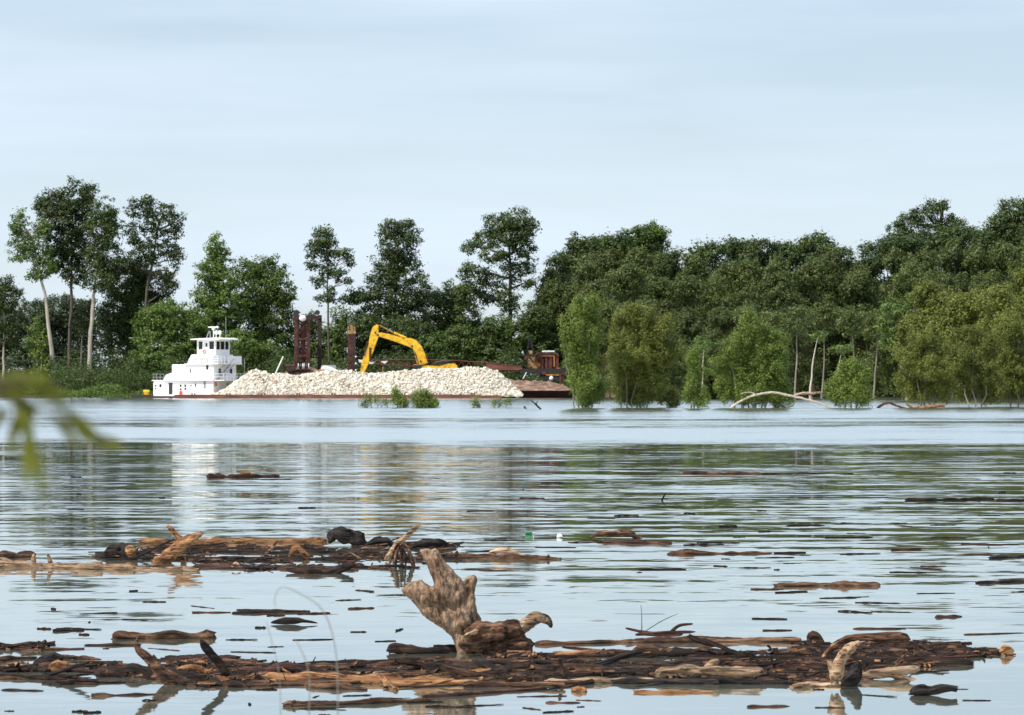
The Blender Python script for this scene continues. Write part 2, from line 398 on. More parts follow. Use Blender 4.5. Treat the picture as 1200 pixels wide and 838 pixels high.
def trunk_mesh(name, path, r0, r1, limbs, mat, sides=8, twigs=0):
    m = MB(); n = len(path); rad = [r0+(r1-r0)*(i/(n-1))**.8 for i in range(n)]
    rad[0] *= 1.25
    m.tube(path, rad, sides, wob=.12, wsc=.8, seed=R.random()*50)
    for i, (a, b, ra, rb) in enumerate(limbs):
        p = limb_path(a, b, 5, .07, i+int(a[2]*10)); m.tube(p, [ra+(rb-ra)*k/5 for k in range(6)], 6)
        for k in range(twigs):
            q = p[R.randint(2, 5)]; e = q + Vector((R.uniform(-1,1), R.uniform(-1,1), R.uniform(-.1,1)))*(b-a).length*.35
            m.tube(limb_path(q, e, 3, .05, k), [rb, rb*.8, rb*.6, rb*.3], 4)
    return m.mesh(name, mat, smooth=True)

def tree_px(kind, label, D, base, blobs, mat='leaf_dark', bark='bark_dark', tpath=None, r0=.35, dens=1., leaf=.26, puff=(.6,1.2), fill=.5, depth=.8, group=None, zb=None, limbs=True, cat='tree', stems=None, asp=.55, pshape=(1.15,1.15,.75)):
    """a tree from the outline measured in the photograph: blobs (px,py,rx,ry) at true distance and size D"""
    s = F/D; bx, by = base; x0 = X(bx, D)
    gz = ground_z(x0, D) if zb is None else zb
    root = empty(kind, (x0, D, gz), 0, label, cat, group)
    L_ = lambda px, py, dy=0: Vector((X(px, D)-x0, dy, Z(py, D)-gz))
    B = []
    for (px, py, rx, ry) in blobs:
        rx *= 1.22; ry *= 1.20
        if stems: rx *= R.uniform(.75,1.12); ry *= R.uniform(.85,1.2); px += R.uniform(-3,3)
        c = L_(px, py, R.uniform(-1,1)*rx/s*.5*depth); B.append((c.x, c.y, c.z, rx/s, rx/s*depth, ry/s))
    if stems:
        m = MB()
        for (sx, ex, ey) in stems:
            a = Vector((X(sx, D)-x0, R.uniform(-.6,.6), -.3)); b = L_(ex, ey, R.uniform(-1,1)*.6)
            m.tube(limb_path(a, b, 6, .05, int(sx*10)), [r0*(1-k/7) for k in range(7)], 6)
        link('trunk', m.mesh('trunk', M[bark], smooth=True), root)
    else:
        if tpath is None:
            top = min(blobs, key=lambda q: q[1]-q[3]*.3); tpath = [(bx, by), ((bx*2+top[0])/3, by+(top[1]-by)*.5), (top[0], top[1])]
        pts = [Vector((0,0,-.5))] + [L_(px, py) for px, py in tpath[1:]]
        full = []
        for i in range(len(pts)-1):
            for k in range(4): full.append(pts[i].lerp(pts[i+1], k/4) + Vector((R.uniform(-.08,.08), R.uniform(-.08,.08), 0))*(i+k > 0))
        full.append(pts[-1])
        lb = []
        if limbs:
            for b in B:
                for q in range(2):
                    tgt = Vector((b[0]+R.uniform(-.5,.5)*b[3], b[1]+R.uniform(-.5,.5)*b[4], b[2]+R.uniform(-.2,.5)*b[5]))
                    cand = [p for p in full if p.z < tgt.z - .3] or [full[0]]
                    a = min(cand, key=lambda p: (p-tgt).length + R.random()*1.5)
                    if (tgt-a).length > 1: lb.append((a, tgt, r0*.38, r0*.10))
        link('trunk', trunk_mesh('trunk', full, r0, r0*.25, lb, M[bark], twigs=1), root)
    link('crown', crown_mesh('crown', B, M[mat], leaf*.86, (dens if stems else max(dens, .68))*1.3, puff, asp=asp, fill=fill, pshape=pshape), root)
    return root

D1 = 600
# the tall left-hand stand
tree_px('cottonwood_tree', 'tall pale-trunked cottonwood leaning left with a thin ragged crown, leftmost of the tall stand', 596, (66,462),
        [(20,268,8,12),(24,258,9,14),(33,285,14,16),(22,300,10,9),(46,300,14,16),(40,322,12,8),(58,312,10,10),(16,285,6,7),(50,268,10,18)], 'leaf_mid', 'bark_pale',
        [(66,462),(60,410),(54,350),(46,320),(38,280)], r0=.48, dens=.62, puff=(.4,.9), fill=.3)
tree_px('cottonwood_tree', 'tallest cottonwood of the left stand, dense crown over a straight grey-brown trunk', 604, (82,462),
        [(88,232,22,19),(62,240,15,15),(70,262,22,24),(98,255,13,26),(86,290,20,22),(66,300,14,20),(88,322,14,14),(48,240,8,8)], 'leaf_dark', 'bark_dark',
        [(82,462),(81,410),(84,350),(84,300),(85,250)], r0=.45, dens=.85, puff=(.5,1.1))
tree_px('cottonwood_tree', 'tall cottonwood with a pale forked trunk, between the tallest tree and the dark dense one', 598, (104,462),
        [(122,248,14,15),(118,270,18,18),(132,262,12,20),(112,300,14,20),(128,300,16,18),(120,328,18,14)], 'leaf_dark', 'bark_pale',
        [(104,462),(106,400),(109,352),(112,330),(122,280)], r0=.5, dens=.75, puff=(.5,1.0))
tree_px('cottonwood_tree', 'tall cottonwood with separate leafy heads, rightmost of the tall left stand', 606, (165,462),
        [(158,246,9,13),(172,240,11,10),(176,262,12,18),(197,250,11,14),(206,262,10,16),(196,285,14,18),(172,295,15,16),(208,300,8,12),(155,275,9,18),(200,322,8,10),(201,338,5,8),(155,310,14,16)], 'leaf_dark', 'bark_dark',
        [(165,462),(168,400),(172,340),(180,300),(186,260)], r0=.45, dens=.62, puff=(.4,.9), fill=.35)
tree_px('broadleaf_tree', 'dark dense broadleaf filling the space under the crowns left of the towboat', 612, (150,462),
        [(150,330,28,24),(178,335,24,20),(140,365,24,28),(168,370,32,28),(145,405,26,28),(180,405,30,28),(150,440,25,20)], 'leaf_dark', dens=.9)
tree_px('slender_tree', 'slim dead-straight pale trunk standing alone between two larger trunks at left', 600, (94,463),
        [(97,372,10,9),(93,385,8,8),(101,360,8,8)], 'leaf_dark', 'bark_pale', [(94,463),(95,420),(97,372)], r0=.24, dens=.6)
tree_px('slender_tree', 'thin grey leaning sapling with a bare lower stem near the left bank', 598, (50,462),
        [(42,385,9,14),(36,400,8,10),(44,412,6,8)], 'leaf_mid', 'bark_pale', [(50,462),(44,430),(40,390)], r0=.20, dens=.6, puff=(.4,.8))
tree_px('slender_tree', 'small bright-leaved sapling on the bank between the two leftmost tall trunks', 594, (48,464),
        [(50,400,6,9),(45,415,8,12),(52,430,8,12),(44,440,9,10)], 'leaf_bright', 'bark_pale', [(48,464),(48,430),(50,400)], r0=.12, dens=.6, puff=(.4,.7))
tree_px('broadleaf_tree', 'dark tree cut by the left edge of the picture', 600, (4,462),
        [(3,335,12,10),(10,350,14,14),(2,370,18,18),(12,392,12,14),(-8,350,14,20),(20,340,7,6)], 'leaf_dark', 'bark_pale', [(4,462),(4,420),(5,350)], r0=.3, dens=.7, puff=(.5,1.))
# background wood behind the left stand
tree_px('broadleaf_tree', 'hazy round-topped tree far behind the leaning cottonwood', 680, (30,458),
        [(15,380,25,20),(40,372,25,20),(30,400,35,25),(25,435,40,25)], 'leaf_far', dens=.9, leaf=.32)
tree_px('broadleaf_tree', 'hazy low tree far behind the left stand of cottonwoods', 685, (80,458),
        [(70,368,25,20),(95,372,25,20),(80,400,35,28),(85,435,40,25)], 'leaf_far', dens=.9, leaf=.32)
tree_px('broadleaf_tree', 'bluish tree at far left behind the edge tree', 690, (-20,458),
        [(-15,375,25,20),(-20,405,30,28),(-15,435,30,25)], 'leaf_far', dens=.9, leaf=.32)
# mid green masses behind the towboat
tree_px('broadleaf_tree', 'bright mid-green tree directly behind the wheelhouse of the towboat', 592, (205,462),
        [(200,372,24,18),(180,385,20,20),(222,385,22,22),(195,415,30,25),(225,425,25,28),(175,435,22,22),(205,450,30,14)], 'leaf_mid', dens=.9)
tree_px('pointed_tree', 'tree with a narrow dark spire rising behind the towboat', 600, (252,462),
        [(252,288,9,11),(258,302,14,12),(248,318,16,14),(262,330,18,16),(244,345,18,18),(268,358,24,22),(245,385,28,28),(255,425,32,30)], 'leaf_mid', dens=.85, puff=(.45,1.))
tree_px('broadleaf_tree', 'full rounded tree right of the narrow spire, above the left end of the rock pile', 604, (305,462),
        [(292,318,16,14),(315,318,18,16),(330,340,16,18),(300,345,24,24),(320,372,24,28),(290,385,25,28),(315,415,28,28),(295,440,32,22)], 'leaf_mid', dens=.9)
tree_px('broadleaf_tree', 'low leafy tree behind the leaning white pole', 590, (275,462),
        [(262,410,18,16),(285,405,18,18),(275,435,28,20),(310,430,18,24)], 'leaf_mid', dens=.9)
# tall open tree
tree_px('open_crowned_tree', 'tall open tree with drooping side sprays, behind the rusty spud tower', 598, (386,462),
        [(378,275,13,10),(372,288,12,10),(386,292,12,12),(403,298,10,7),(412,308,6,5),(366,308,8,8),(383,315,10,16),(398,322,9,9),(372,330,7,6),(408,330,6,6),(386,345,8,10),(362,298,5,5),(404,350,7,5),(374,352,6,6)],
        'leaf_dark', 'bark_dark', [(386,462),(385,400),(384,340),(382,290)], r0=.28, dens=.6, puff=(.3,.75), fill=.3)
tree_px('broadleaf_tree', 'low bushy tree at the foot of the tall open tree', 606, (375,462),
        [(365,380,14,12),(398,375,12,14),(385,400,22,18),(350,400,20,20),(400,410,20,20),(370,430,30,22),(340,430,22,22)], 'leaf_mid', dens=.8)
tree_px('broadleaf_tree', 'tall tree with a domed crown above spreading dark shoulders, behind the excavator', 600, (460,462),
        [(458,268,14,11),(474,270,15,12),(466,288,23,18),(460,308,20,14),(482,306,10,10),(448,325,16,12),(470,328,20,14),(430,345,20,10),(415,350,10,6),(485,350,16,10),(458,352,28,16),(440,372,28,16),(478,375,26,16)],
        'leaf_dark', 'bark_dark', [(460,462),(462,400),(464,340),(466,290)], r0=.42, dens=.72, puff=(.4,1.))
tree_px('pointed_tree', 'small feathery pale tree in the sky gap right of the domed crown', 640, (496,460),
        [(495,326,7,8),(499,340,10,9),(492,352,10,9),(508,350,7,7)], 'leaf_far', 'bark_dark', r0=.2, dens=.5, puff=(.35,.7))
tree_px('broadleaf_tree', 'very dark tree behind the boom of the yellow excavator', 594, (455,462),
        [(430,390,22,20),(462,392,28,20),(490,400,22,22),(440,425,28,28),(475,430,30,24)], 'leaf_dark', dens=1.)
tree_px('broadleaf_tree', 'broad tree with wide overhanging top on a thick dark trunk, behind the rock barge', 600, (596,462),
        [(585,262,16,12),(605,258,18,11),(620,268,12,12),(596,275,22,14),(568,280,14,12),(552,290,10,6),(612,290,16,12),(578,298,18,10),(556,322,16,14),(572,338,18,16),(600,318,14,12),(620,312,9,8),(618,330,8,6),(548,345,14,12),(596,350,14,16)],
        'leaf_dark', 'bark_dark', [(596,462),(597,400),(598,340),(597,285)], r0=.6, dens=.72, puff=(.4,1.))
tree_px('broadleaf_tree', 'rounded green tree between the domed crown and the wide-topped tree', 606, (530,462),
        [(515,352,14,10),(535,345,16,16),(520,375,24,20),(545,370,20,18),(505,385,16,18),(530,410,30,24),(560,400,20,24)], 'leaf_mid', dens=.85)
tree_px('broadleaf_tree', 'leafy green tree low above the right half of the rock pile', 590, (520,462),
        [(515,405,20,14),(540,400,20,16),(500,415,18,16),(530,430,30,18),(562,415,18,22)], 'leaf_mid', dens=.95)
tree_px('broadleaf_tree', 'green tree with bright tips just left of the rusty crane cab', 590, (595,462),
        [(585,385,18,16),(610,390,20,18),(630,375,16,20),(580,415,20,20),(605,420,26,22),(635,410,20,22)], 'leaf_mid', dens=.9)
tree_px('broadleaf_tree', 'dark slope-shouldered tree where the right wood begins, right of the wide-topped tree', 606, (640,462),
        [(652,312,12,14),(643,330,10,12),(658,335,18,16),(640,355,14,14),(660,365,22,20),(632,395,16,18),(655,400,24,24)], 'leaf_dark', dens=.85)

# ------------------------------------------------------------------ the right-hand wood: four ranks of willow-like trees
def variant(seed, wide, mat, hazy=False):
    st = np.random.default_rng(seed); B = []; n = 20
    for i in range(n):
        a = st.uniform(0, 6.28); t = st.random(); h = .26 + .66*t
        r = wide*(1.0-.62*t)*st.uniform(.5, 1.)
        s = st.uniform(1.4, 2.9)*(1-.2*t)
        B.append((math.cos(a)*r, math.sin(a)*r, 20*h, s*1.15, s*1.15, s*.95))
    B.append((st.uniform(-.5,.5), 0, 18.3, 1.8, 1.8, 1.5))
    me = crown_mesh('crown', B, mat, .19, 1.0, (.45, 1.0), pshape=(.95,.95,.95))
    path = [Vector((st.uniform(-.3,.3)*(k > 0), 0, -1 + k*3.0)) for k in range(6)]
    lb = [(path[2+int(b[2] > 12)], Vector(b[:3]), .13, .04) for b in B]
    tm = trunk_mesh('trunk', path, .24, .10, lb, M['bark_grey'])
    return me, tm
M['bark_grey'] = noisemat('bark_grey', [(.3,(.13,.115,.095)),(.7,(.30,.27,.22))], 3, .9, stretch=(1,1,.3))
VAR_D = [variant(100+i, 4.2, M['leaf_dark']) for i in range(3)]
VAR_W = [variant(200+i, 4.4, M['leaf_willow']) for i in range(5)]
VAR_O = [variant(300+i, 4.6, M['leaf_olive']) for i in range(3)]
ORD = ['first','second','third','fourth','fifth','sixth','seventh','eighth','ninth','tenth','eleventh','twelfth','thirteenth','fourteenth','fifteenth',
       'sixteenth','seventeenth','eighteenth','nineteenth','twentieth','twenty-first','twenty-second','twenty-third','twenty-fourth','twenty-fifth','twenty-sixth','twenty-seventh','twenty-eighth']
CONT = [(630,335),(655,300),(672,276),(700,276),(740,270),(760,264),(785,280),(820,282),(850,277),(900,280),(940,272),(970,271),(985,285),(1010,290),(1040,275),(1070,262),(1110,262),(1140,268),(1165,262),(1200,245),(1260,245)]
def cont(px):
    return float(np.interp(px, [c[0] for c in CONT], [c[1] for c in CONT]))
def rank(D, x0, x1, step, drop, vars_, words, group, jit=6, wide=1.0):
    n = 0; px = x0
    while px <= x1:
        q = px + R.uniform(-jit, jit); d = D + R.uniform(-9, 9)
        top = cont(q) + drop + R.uniform(-5, 12)
        if d < 575 and 925 < q < 1040: px += step; continue      # the dark recess in the wood
        x = X(q, d); gz = ground_z(x, d)
        hgt = Z(top, d) - gz; k = hgt/20.0
        me, tm = vars_[R.randrange(len(vars_))]
        r = empty('willow_tree', (x, d, gz), R.uniform(0, 6.28), f'{ORD[n]} tree from the left {words}', 'tree', group)
        kk = k**.5*wide*R.uniform(.9, 1.1); r.scale = (kk, kk, k)
        link('trunk', tm, r); link('crown', me, r)
        px += step; n += 1
rank(668, 650, 1245, 40, 55, VAR_D, 'in the hindmost rank of the right-hand wood', 'hindmost rank of the right-hand wood')
rank(622, 668, 1245, 31, 2, VAR_D, 'along the skyline of the right-hand wood', 'skyline trees of the right-hand wood', wide=1.3)
rank(590, 650, 1240, 33, 18, VAR_W, 'just below the skyline of the right-hand wood', 'upper rank of the right-hand wood')
rank(562, 700, 1235, 36, 44, VAR_W, 'in the middle rank of the right-hand wood', 'middle rank of the right-hand wood')
rank(530, 712, 1240, 42, 76, VAR_W, 'in the lower rank of the right-hand wood', 'lower rank of the right-hand wood', wide=.95)
rank(505, 735, 900, 40, 112, VAR_W, 'of the short willows behind the three big flooded willow bushes', 'short willows behind the flooded bushes')
rank(470, 1085, 1230, 30, 66, VAR_O, 'of the yellow-green willows at the right edge of the wood', 'yellow-green willows at the right edge')
# skyline specials
tree_px('broadleaf_tree', 'open dark tree with twin ragged heads highest on the right skyline', 630, (1085,462),
        [(1096,243,14,8),(1080,252,14,9),(1065,262,14,10),(1050,270,12,10),(1110,262,12,12),(1125,268,16,11),(1095,275,20,14),(1138,275,10,8),(1070,285,22,14),(1105,240,6,4)],
        'leaf_dark', 'bark_dark', r0=.5, dens=.7, puff=(.4,.9))
tree_px('broadleaf_tree', 'large very dark tree cut by the right edge of the picture, above the willows', 610, (1190,462),
        [(1195,250,22,16),(1172,265,16,14),(1205,275,25,24),(1178,292,20,20),(1200,320,22,24)], 'leaf_dark', 'bark_dark', r0=.5, dens=.95)
tree_px('broadleaf_tree', 'rounded green dome on the skyline above the first willow bush', 628, (758,462),
        [(748,276,16,10),(765,274,18,12),(758,290,24,16),(735,288,14,12)], 'leaf_mid', 'bark_dark', r0=.4, dens=.9)
tree_px('broadleaf_tree', 'feathery dark tree with two points at the left end of the right-hand skyline', 626, (685,462),
        [(674,285,10,11),(688,290,12,10),(666,302,10,10),(700,284,9,7),(712,286,9,7),(680,305,18,14)], 'leaf_dark', 'bark_dark', r0=.35, dens=.75, puff=(.4,.85))
tree_px('broadleaf_tree', 'light-leaved oak-like tree in front of the right wood, beside the yellow-green willows', 480, (1062,470),
        [(1048,362,14,9),(1072,352,16,10),(1040,380,12,10),(1065,378,20,14),(1090,372,16,14),(1050,400,16,10),(1080,400,20,14)], 'leaf_mid', 'bark_grey', r0=.25, dens=.7, puff=(.45,.9), leaf=.3, zb=-.8)
tree_px('bare_sapling', 'pale crooked dead stem inside the dark gap of the right wood', 462, (948,470), [(958,395,5,5)], 'leaf_mid', 'bark_pale', [(948,470),(952,430),(958,395)], r0=.18, dens=.4, zb=-.6)
tree_px('bare_sapling', 'thin leaning grey stem right of the crooked dead stem in the dark gap', 466, (978,470), [(988,405,5,6)], 'leaf_mid', 'bark_pale', [(978,470),(982,435),(988,405)], r0=.12, dens=.4, zb=-.6)
tree_px('bare_sapling', 'slim pale stem between the second and third willow bushes', 440, (820,472), [(825,400,5,6)], 'leaf_mid', 'bark_pale', [(820,472),(824,435),(825,400)], r0=.13, dens=.4, zb=-.6)

for k, (q, d, tx, ty, w) in enumerate(((905,520,902,385,'leftmost'),(930,505,934,380,'second'),(962,540,966,375,'third'),(1000,515,998,380,'fourth'),(1022,530,1028,385,'rightmost'))):
    tree_px('bare_trunk_tree', f'{w} of the five thin grey trunks standing in the dark recess of the right wood', d, (q,468), [(tx-3,ty,14,12),(tx+6,ty-10,14,12)], 'leaf_willow', 'bark_grey', [(q,468),((q+tx)/2+2,425),(tx,ty)], r0=.17, dens=.7, zb=-.8, group='thin grey trunks in the dark recess')
# flooded willow bushes in front (multi-stemmed, standing in the water)
def bush(label, D, base, blobs, stems, mat='leaf_bright', group='flooded willow bushes', dens=1.2, leaf=.12, puff=(.25,.72), kind='willow_bush', r0=.09):
    return tree_px(kind, label, D, base, blobs, mat, 'bark_grey', r0=r0, dens=dens, leaf=leaf, puff=puff, group=group, zb=-.5, stems=stems, cat='bush', asp=.38, pshape=(.85,.85,1.1), fill=.35)
bush('tall bright willow bush standing in water, directly right of the barges', 322, (686,478),
     [(674,362,10,14),(688,360,11,13),(665,382,11,17),(684,388,16,18),(677,412,14,20),(692,425,13,24),(686,448,16,18),(699,385,8,20),(676,440,8,14),(700,455,9,14),(690,466,15,9)],
     [(680,672,380),(685,690,370),(690,700,400),(676,662,400),(694,695,420),(683,680,430)])
bush('broad willow bush with the rusty spud showing at its left shoulder', 326, (745,478),
     [(732,372,12,12),(758,368,14,10),(728,392,14,16),(752,392,20,16),(778,385,12,14),(740,418,24,18),(772,415,18,20),(732,446,16,18),(762,446,22,18),(748,464,20,10),(790,410,8,12)],
     [(735,728,390),(742,740,380),(750,758,380),(757,778,400),(746,750,430),(730,722,430)], mat='leaf_olive')
bush('narrow upright willow bush between the two largest bushes', 318, (815,478),
     [(812,418,8,9),(816,434,10,10),(812,452,11,11),(820,465,11,9),(806,464,7,8)],
     [(814,812,420),(817,818,435),(811,808,450)])
bush('low leafy shrub tucked right of the broad willow bush', 330, (787,477),
     [(780,466,9,7),(793,468,9,7),(787,460,6,5)], [(786,782,463),(790,795,465)], mat='leaf_olive')
bush('big bright domed willow bush behind the arched dead branch', 324, (882,478),
     [(882,380,14,12),(872,395,16,12),(900,395,16,14),(855,412,12,10),(888,414,24,16),(914,415,12,16),(842,430,8,10),(868,436,20,14),(902,438,20,18),(848,458,12,14),(880,460,24,14),(912,460,12,14)],
     [(878,875,390),(884,886,385),(890,905,395),(872,855,415),(895,914,420),(866,845,435)])
bush('small rounded willow bush in open water right of the arched branch', 322, (996,478),
     [(998,428,9,9),(988,442,12,11),(1006,446,12,12),(978,458,10,11),(996,462,16,12),(1016,462,9,11)],
     [(992,986,440),(998,1000,430),(1002,1010,445)])
bush('dense olive willow bush beside the orange log', 330, (1085,477),
     [(1080,398,16,12),(1100,410,16,14),(1070,420,16,14),(1092,432,20,16),(1060,448,12,12),(1082,455,20,14),(1106,455,12,14)],
     [(1078,1072,415),(1085,1085,400),(1092,1104,415),(1088,1092,440)], mat='leaf_olive')
bush('olive willow bush right of the orange log', 336, (1140,477),
     [(1135,395,16,14),(1158,405,16,14),(1125,422,16,16),(1150,432,20,16),(1130,452,18,14),(1160,455,16,14)],
     [(1134,1130,410),(1142,1140,400),(1150,1160,415)], mat='leaf_olive')
bush('olive willow bush cut by the right edge of the picture', 340, (1190,477),
     [(1185,385,16,16),(1208,400,14,16),(1178,418,14,14),(1200,430,20,16),(1185,455,20,14),(1212,452,14,16)],
     [(1184,1182,400),(1192,1194,390),(1200,1210,410)], mat='leaf_olive')
g = 'small shrubs standing in water before the barge'
bush('rounded bright shrub standing in water before the rock barge', 326, (498,477.5), [(492,468,7,6),(505,469,7,6),(498,463,6,4),(498,472,11,4),(511,472,3,3)], [(496,494,466),(500,504,466)], group=g)
bush('slim shrub just left of the rounded one before the rock barge', 326, (468,477.5), [(464,466,4,5),(470,470,5,5),(474,473,4,3),(462,460,2,2)], [(467,464,462),(469,472,468)], group=g)
bush('sparse twiggy shrub at the left end of the shrubs before the barge', 326, (438,477), [(433,468,3,3),(443,467,3,2),(450,472,2,2),(425,474,2,2)], [(436,433,466),(440,446,466),(437,426,472)], group=g, dens=.5)
bush('low sparse twigs with few leaves before the right end of the rock barge', 326, (585,476.5), [(578,471,3,2),(590,473,3,2),(596,470,2,2),(555,471,3,3),(560,474,2,2)], [(582,578,469),(588,597,468),(560,554,468)], group=g, dens=.5)

# bank brush at left (countless), shore grass
def brush(name, x0p, x1p, Dr, mat, n, zr, label, leaf=.2):
    D_ = rng.uniform(Dr[0], Dr[1], n); px = rng.uniform(x0p, x1p, n); c = []
    for d, q in zip(D_, px):
        x = X(q, d); z = ground_z(x, d); h = zr*(.35+.65*abs(mnoise.noise(Vector((x*.22, d*.1, 3.3)))*2))
        k = 46; c.append(np.column_stack([x+rng.normal(0,.45,k), d+rng.normal(0,.4,k), z+rng.random(k)**1.2*h]))
    c = np.concatenate(c); nr = rng.normal(size=c.shape)+np.array([0,-.2,.4])
    me = fastmesh(name, quads(c, nr, leaf*rng.uniform(.6,1.2,len(c)), .5), 4, mat)
    tag(link(name, me), label, None, None, 'stuff')
brush('bank_brush', -40, 200, (570,580), M['leaf_mid'], 900, 2.0, 'low green brush along the left bank')
brush('bank_undergrowth', 60, 690, (577,598), M['leaf_dark'], 2600, 7.5, 'dark undergrowth on the far bank behind the barges')
brush('wood_undergrowth', 640, 1240, (606,640), M['leaf_dark'], 3600, 13.0, 'dark undergrowth deep in the right-hand wood', .3)
M['drygrass'] = leafmat('dry_bank_grass', (.13,.085,.045), (.17,.13,.05), var=0)
brush('bank_grass', -40, 190, (567,572), M['drygrass'], 330, .9, 'dry brown grass at the foot of the left bank', .13)

# ------------------------------------------------------------------ the rock barge
BD = 534.0; bs = F/BD
def bx(px): return X(px, BD)
x0, x1 = bx(204), bx(592)
barge = empty('rock_barge', ((x0+x1)/2, BD+5.3, 0), 0, 'long low rust-red deck barge carrying the white rock', 'barge')
hl = (x1-x0)/2
m = MB(); m.prism([(-hl,.48),(hl-.6,.48),(hl-.2,.30),(hl-1.5,-.6),(-hl+.8,-.6),(-hl,.1)], -5.3, 5.3); m.build('hull', M['hull'], barge)
m = MB(); m.box(-hl+.05, hl-4, -5.33, -5.22, .44, .60); m.build('rub_rail', M['hull'], barge)
m = MB()
for i in range(9):
    xx = -hl+3+i*(2*hl-8)/8
    for s in (-.22, .22): m.tube([(xx+s,-5.1,.48),(xx+s,-5.1,.86)], .09, 8)
    m.box(xx-.4, xx+.4, -5.2, -5.0, .484, .54)
m.build('mooring_bitts', M['rust'], barge)

# rocks: countless
PROF = [(243,465),(250,462.5),(262,456),(275,446),(287,438),(296,433.5),(305,436.5),(314,440),(327,437.5),(345,441),(373,436),(390,434),(420,437.5),(440,438.5),(470,435),(490,434),(507,432.5),(532,432.5),(553,430.5),(573,433),(582,435.5),(595,446),(606,457),(612,463)]
def crest(px): return max(.5, (467-float(np.interp(px, [p[0] for p in PROF], [p[1] for p in PROF])))/7.43)
def rock_shape(c, r, rr):
    b = [(-1,0,0),(1,0,0),(0,-1,0),(0,1,0),(0,0,-1),(0,0,1)]
    v = []
    import itertools
    for sx, sy, sz in itertools.product((-1,1), repeat=3):
        v.append((sx*rr.uniform(.45,.95), sy*rr.uniform(.45,.95), sz*rr.uniform(.35,.8)))
    a = rr.uniform(0, 6.28); t = rr.uniform(-.6,.6); ca, sa, ct, st = math.cos(a), math.sin(a), math.cos(t), math.sin(t)
    out = []
    for x, y, z in v:
        y, z = y*ct-z*st, y*st+z*ct; x, y = x*ca-y*sa, x*sa+y*ca
        out.append((c[0]+x*r, c[1]+y*r, c[2]+z*r))
    return out, [(0,1,3,2),(4,6,7,5),(0,4,5,1),(2,3,7,6),(0,2,6,4),(1,5,7,3)]
m = MB(); rr = random.Random(5)
pile_y0 = BD+.5; half = 4.7
def pile_z(px, v):            # v -1..1 across the barge
    h = crest(px); t = 1-abs(v)**1.25
    return .48 + max(0, (h-.48)*t)
nxp, nyp = 120, 16
base_v = []
for j in range(nyp+1):
    for i in range(nxp+1):
        px = 243+(612-243)*i/nxp; v = -1+2*j/nyp
        base_v.append((bx(px), BD+5.3+half*v, pile_z(px, v)-.18))
m.add(base_v, [(j*(nxp+1)+i, j*(nxp+1)+i+1, (j+1)*(nxp+1)+i+1, (j+1)*(nxp+1)+i) for j in range(nyp) for i in range(nxp)])
for k in range(14000):
    px = rr.uniform(244, 611); v = rr.uniform(-1, .35) if k % 4 else rr.uniform(.3, 1)
    r = rr.choice([.09,.10,.12,.14,.17,.22]) * (1.9 if rr.random() < .05 else 1)
    h = pile_z(px, v); 
    vs, fs = rock_shape((bx(px), BD+5.3+half*v, h+rr.uniform(-.15,.12)), r, rr); m.add(vs, fs)
rm, rt, rp = newmat('limestone')
gg = rt.nodes.new('ShaderNodeNewGeometry'); cr2 = rt.nodes.new('ShaderNodeValToRGB'); e = cr2.color_ramp.elements
e[0].position = 0; e[0].color = (.26,.17,.11,1); e[1].position = 1; e[1].color = (.68,.65,.57,1)
for q, c in ((.03,(.36,.26,.17)),(.10,(.52,.44,.34)),(.4,(.69,.65,.56)),(.6,(.54,.51,.45)),(.78,(.68,.63,.53))):
    x = e.new(q); x.color = (*c, 1)
rt.links.new(gg.outputs['Random Per Island'], cr2.inputs[0]); rt.links.new(cr2.outputs[0], rp.inputs['Base Color']); rp.inputs['Roughness'].default_value = .9
pile = m.build('rock_pile', rm); tag(pile, 'long heap of cream-white broken rock piled on the barge', 'rock pile', None, 'stuff')
m = MB(); m.tube([(0,0,0),(1.3,0,2.9)], [.11,.09], 8); m.ball((1.3,0,2.9), .12, 8, 5)
tag(m.build('leaning_pole', M['white'], smooth=True, loc=(bx(317.5), BD+8.5, Z(440,BD+8.5))), 'thin white pole leaning right behind the left part of the rock pile', 'pole')

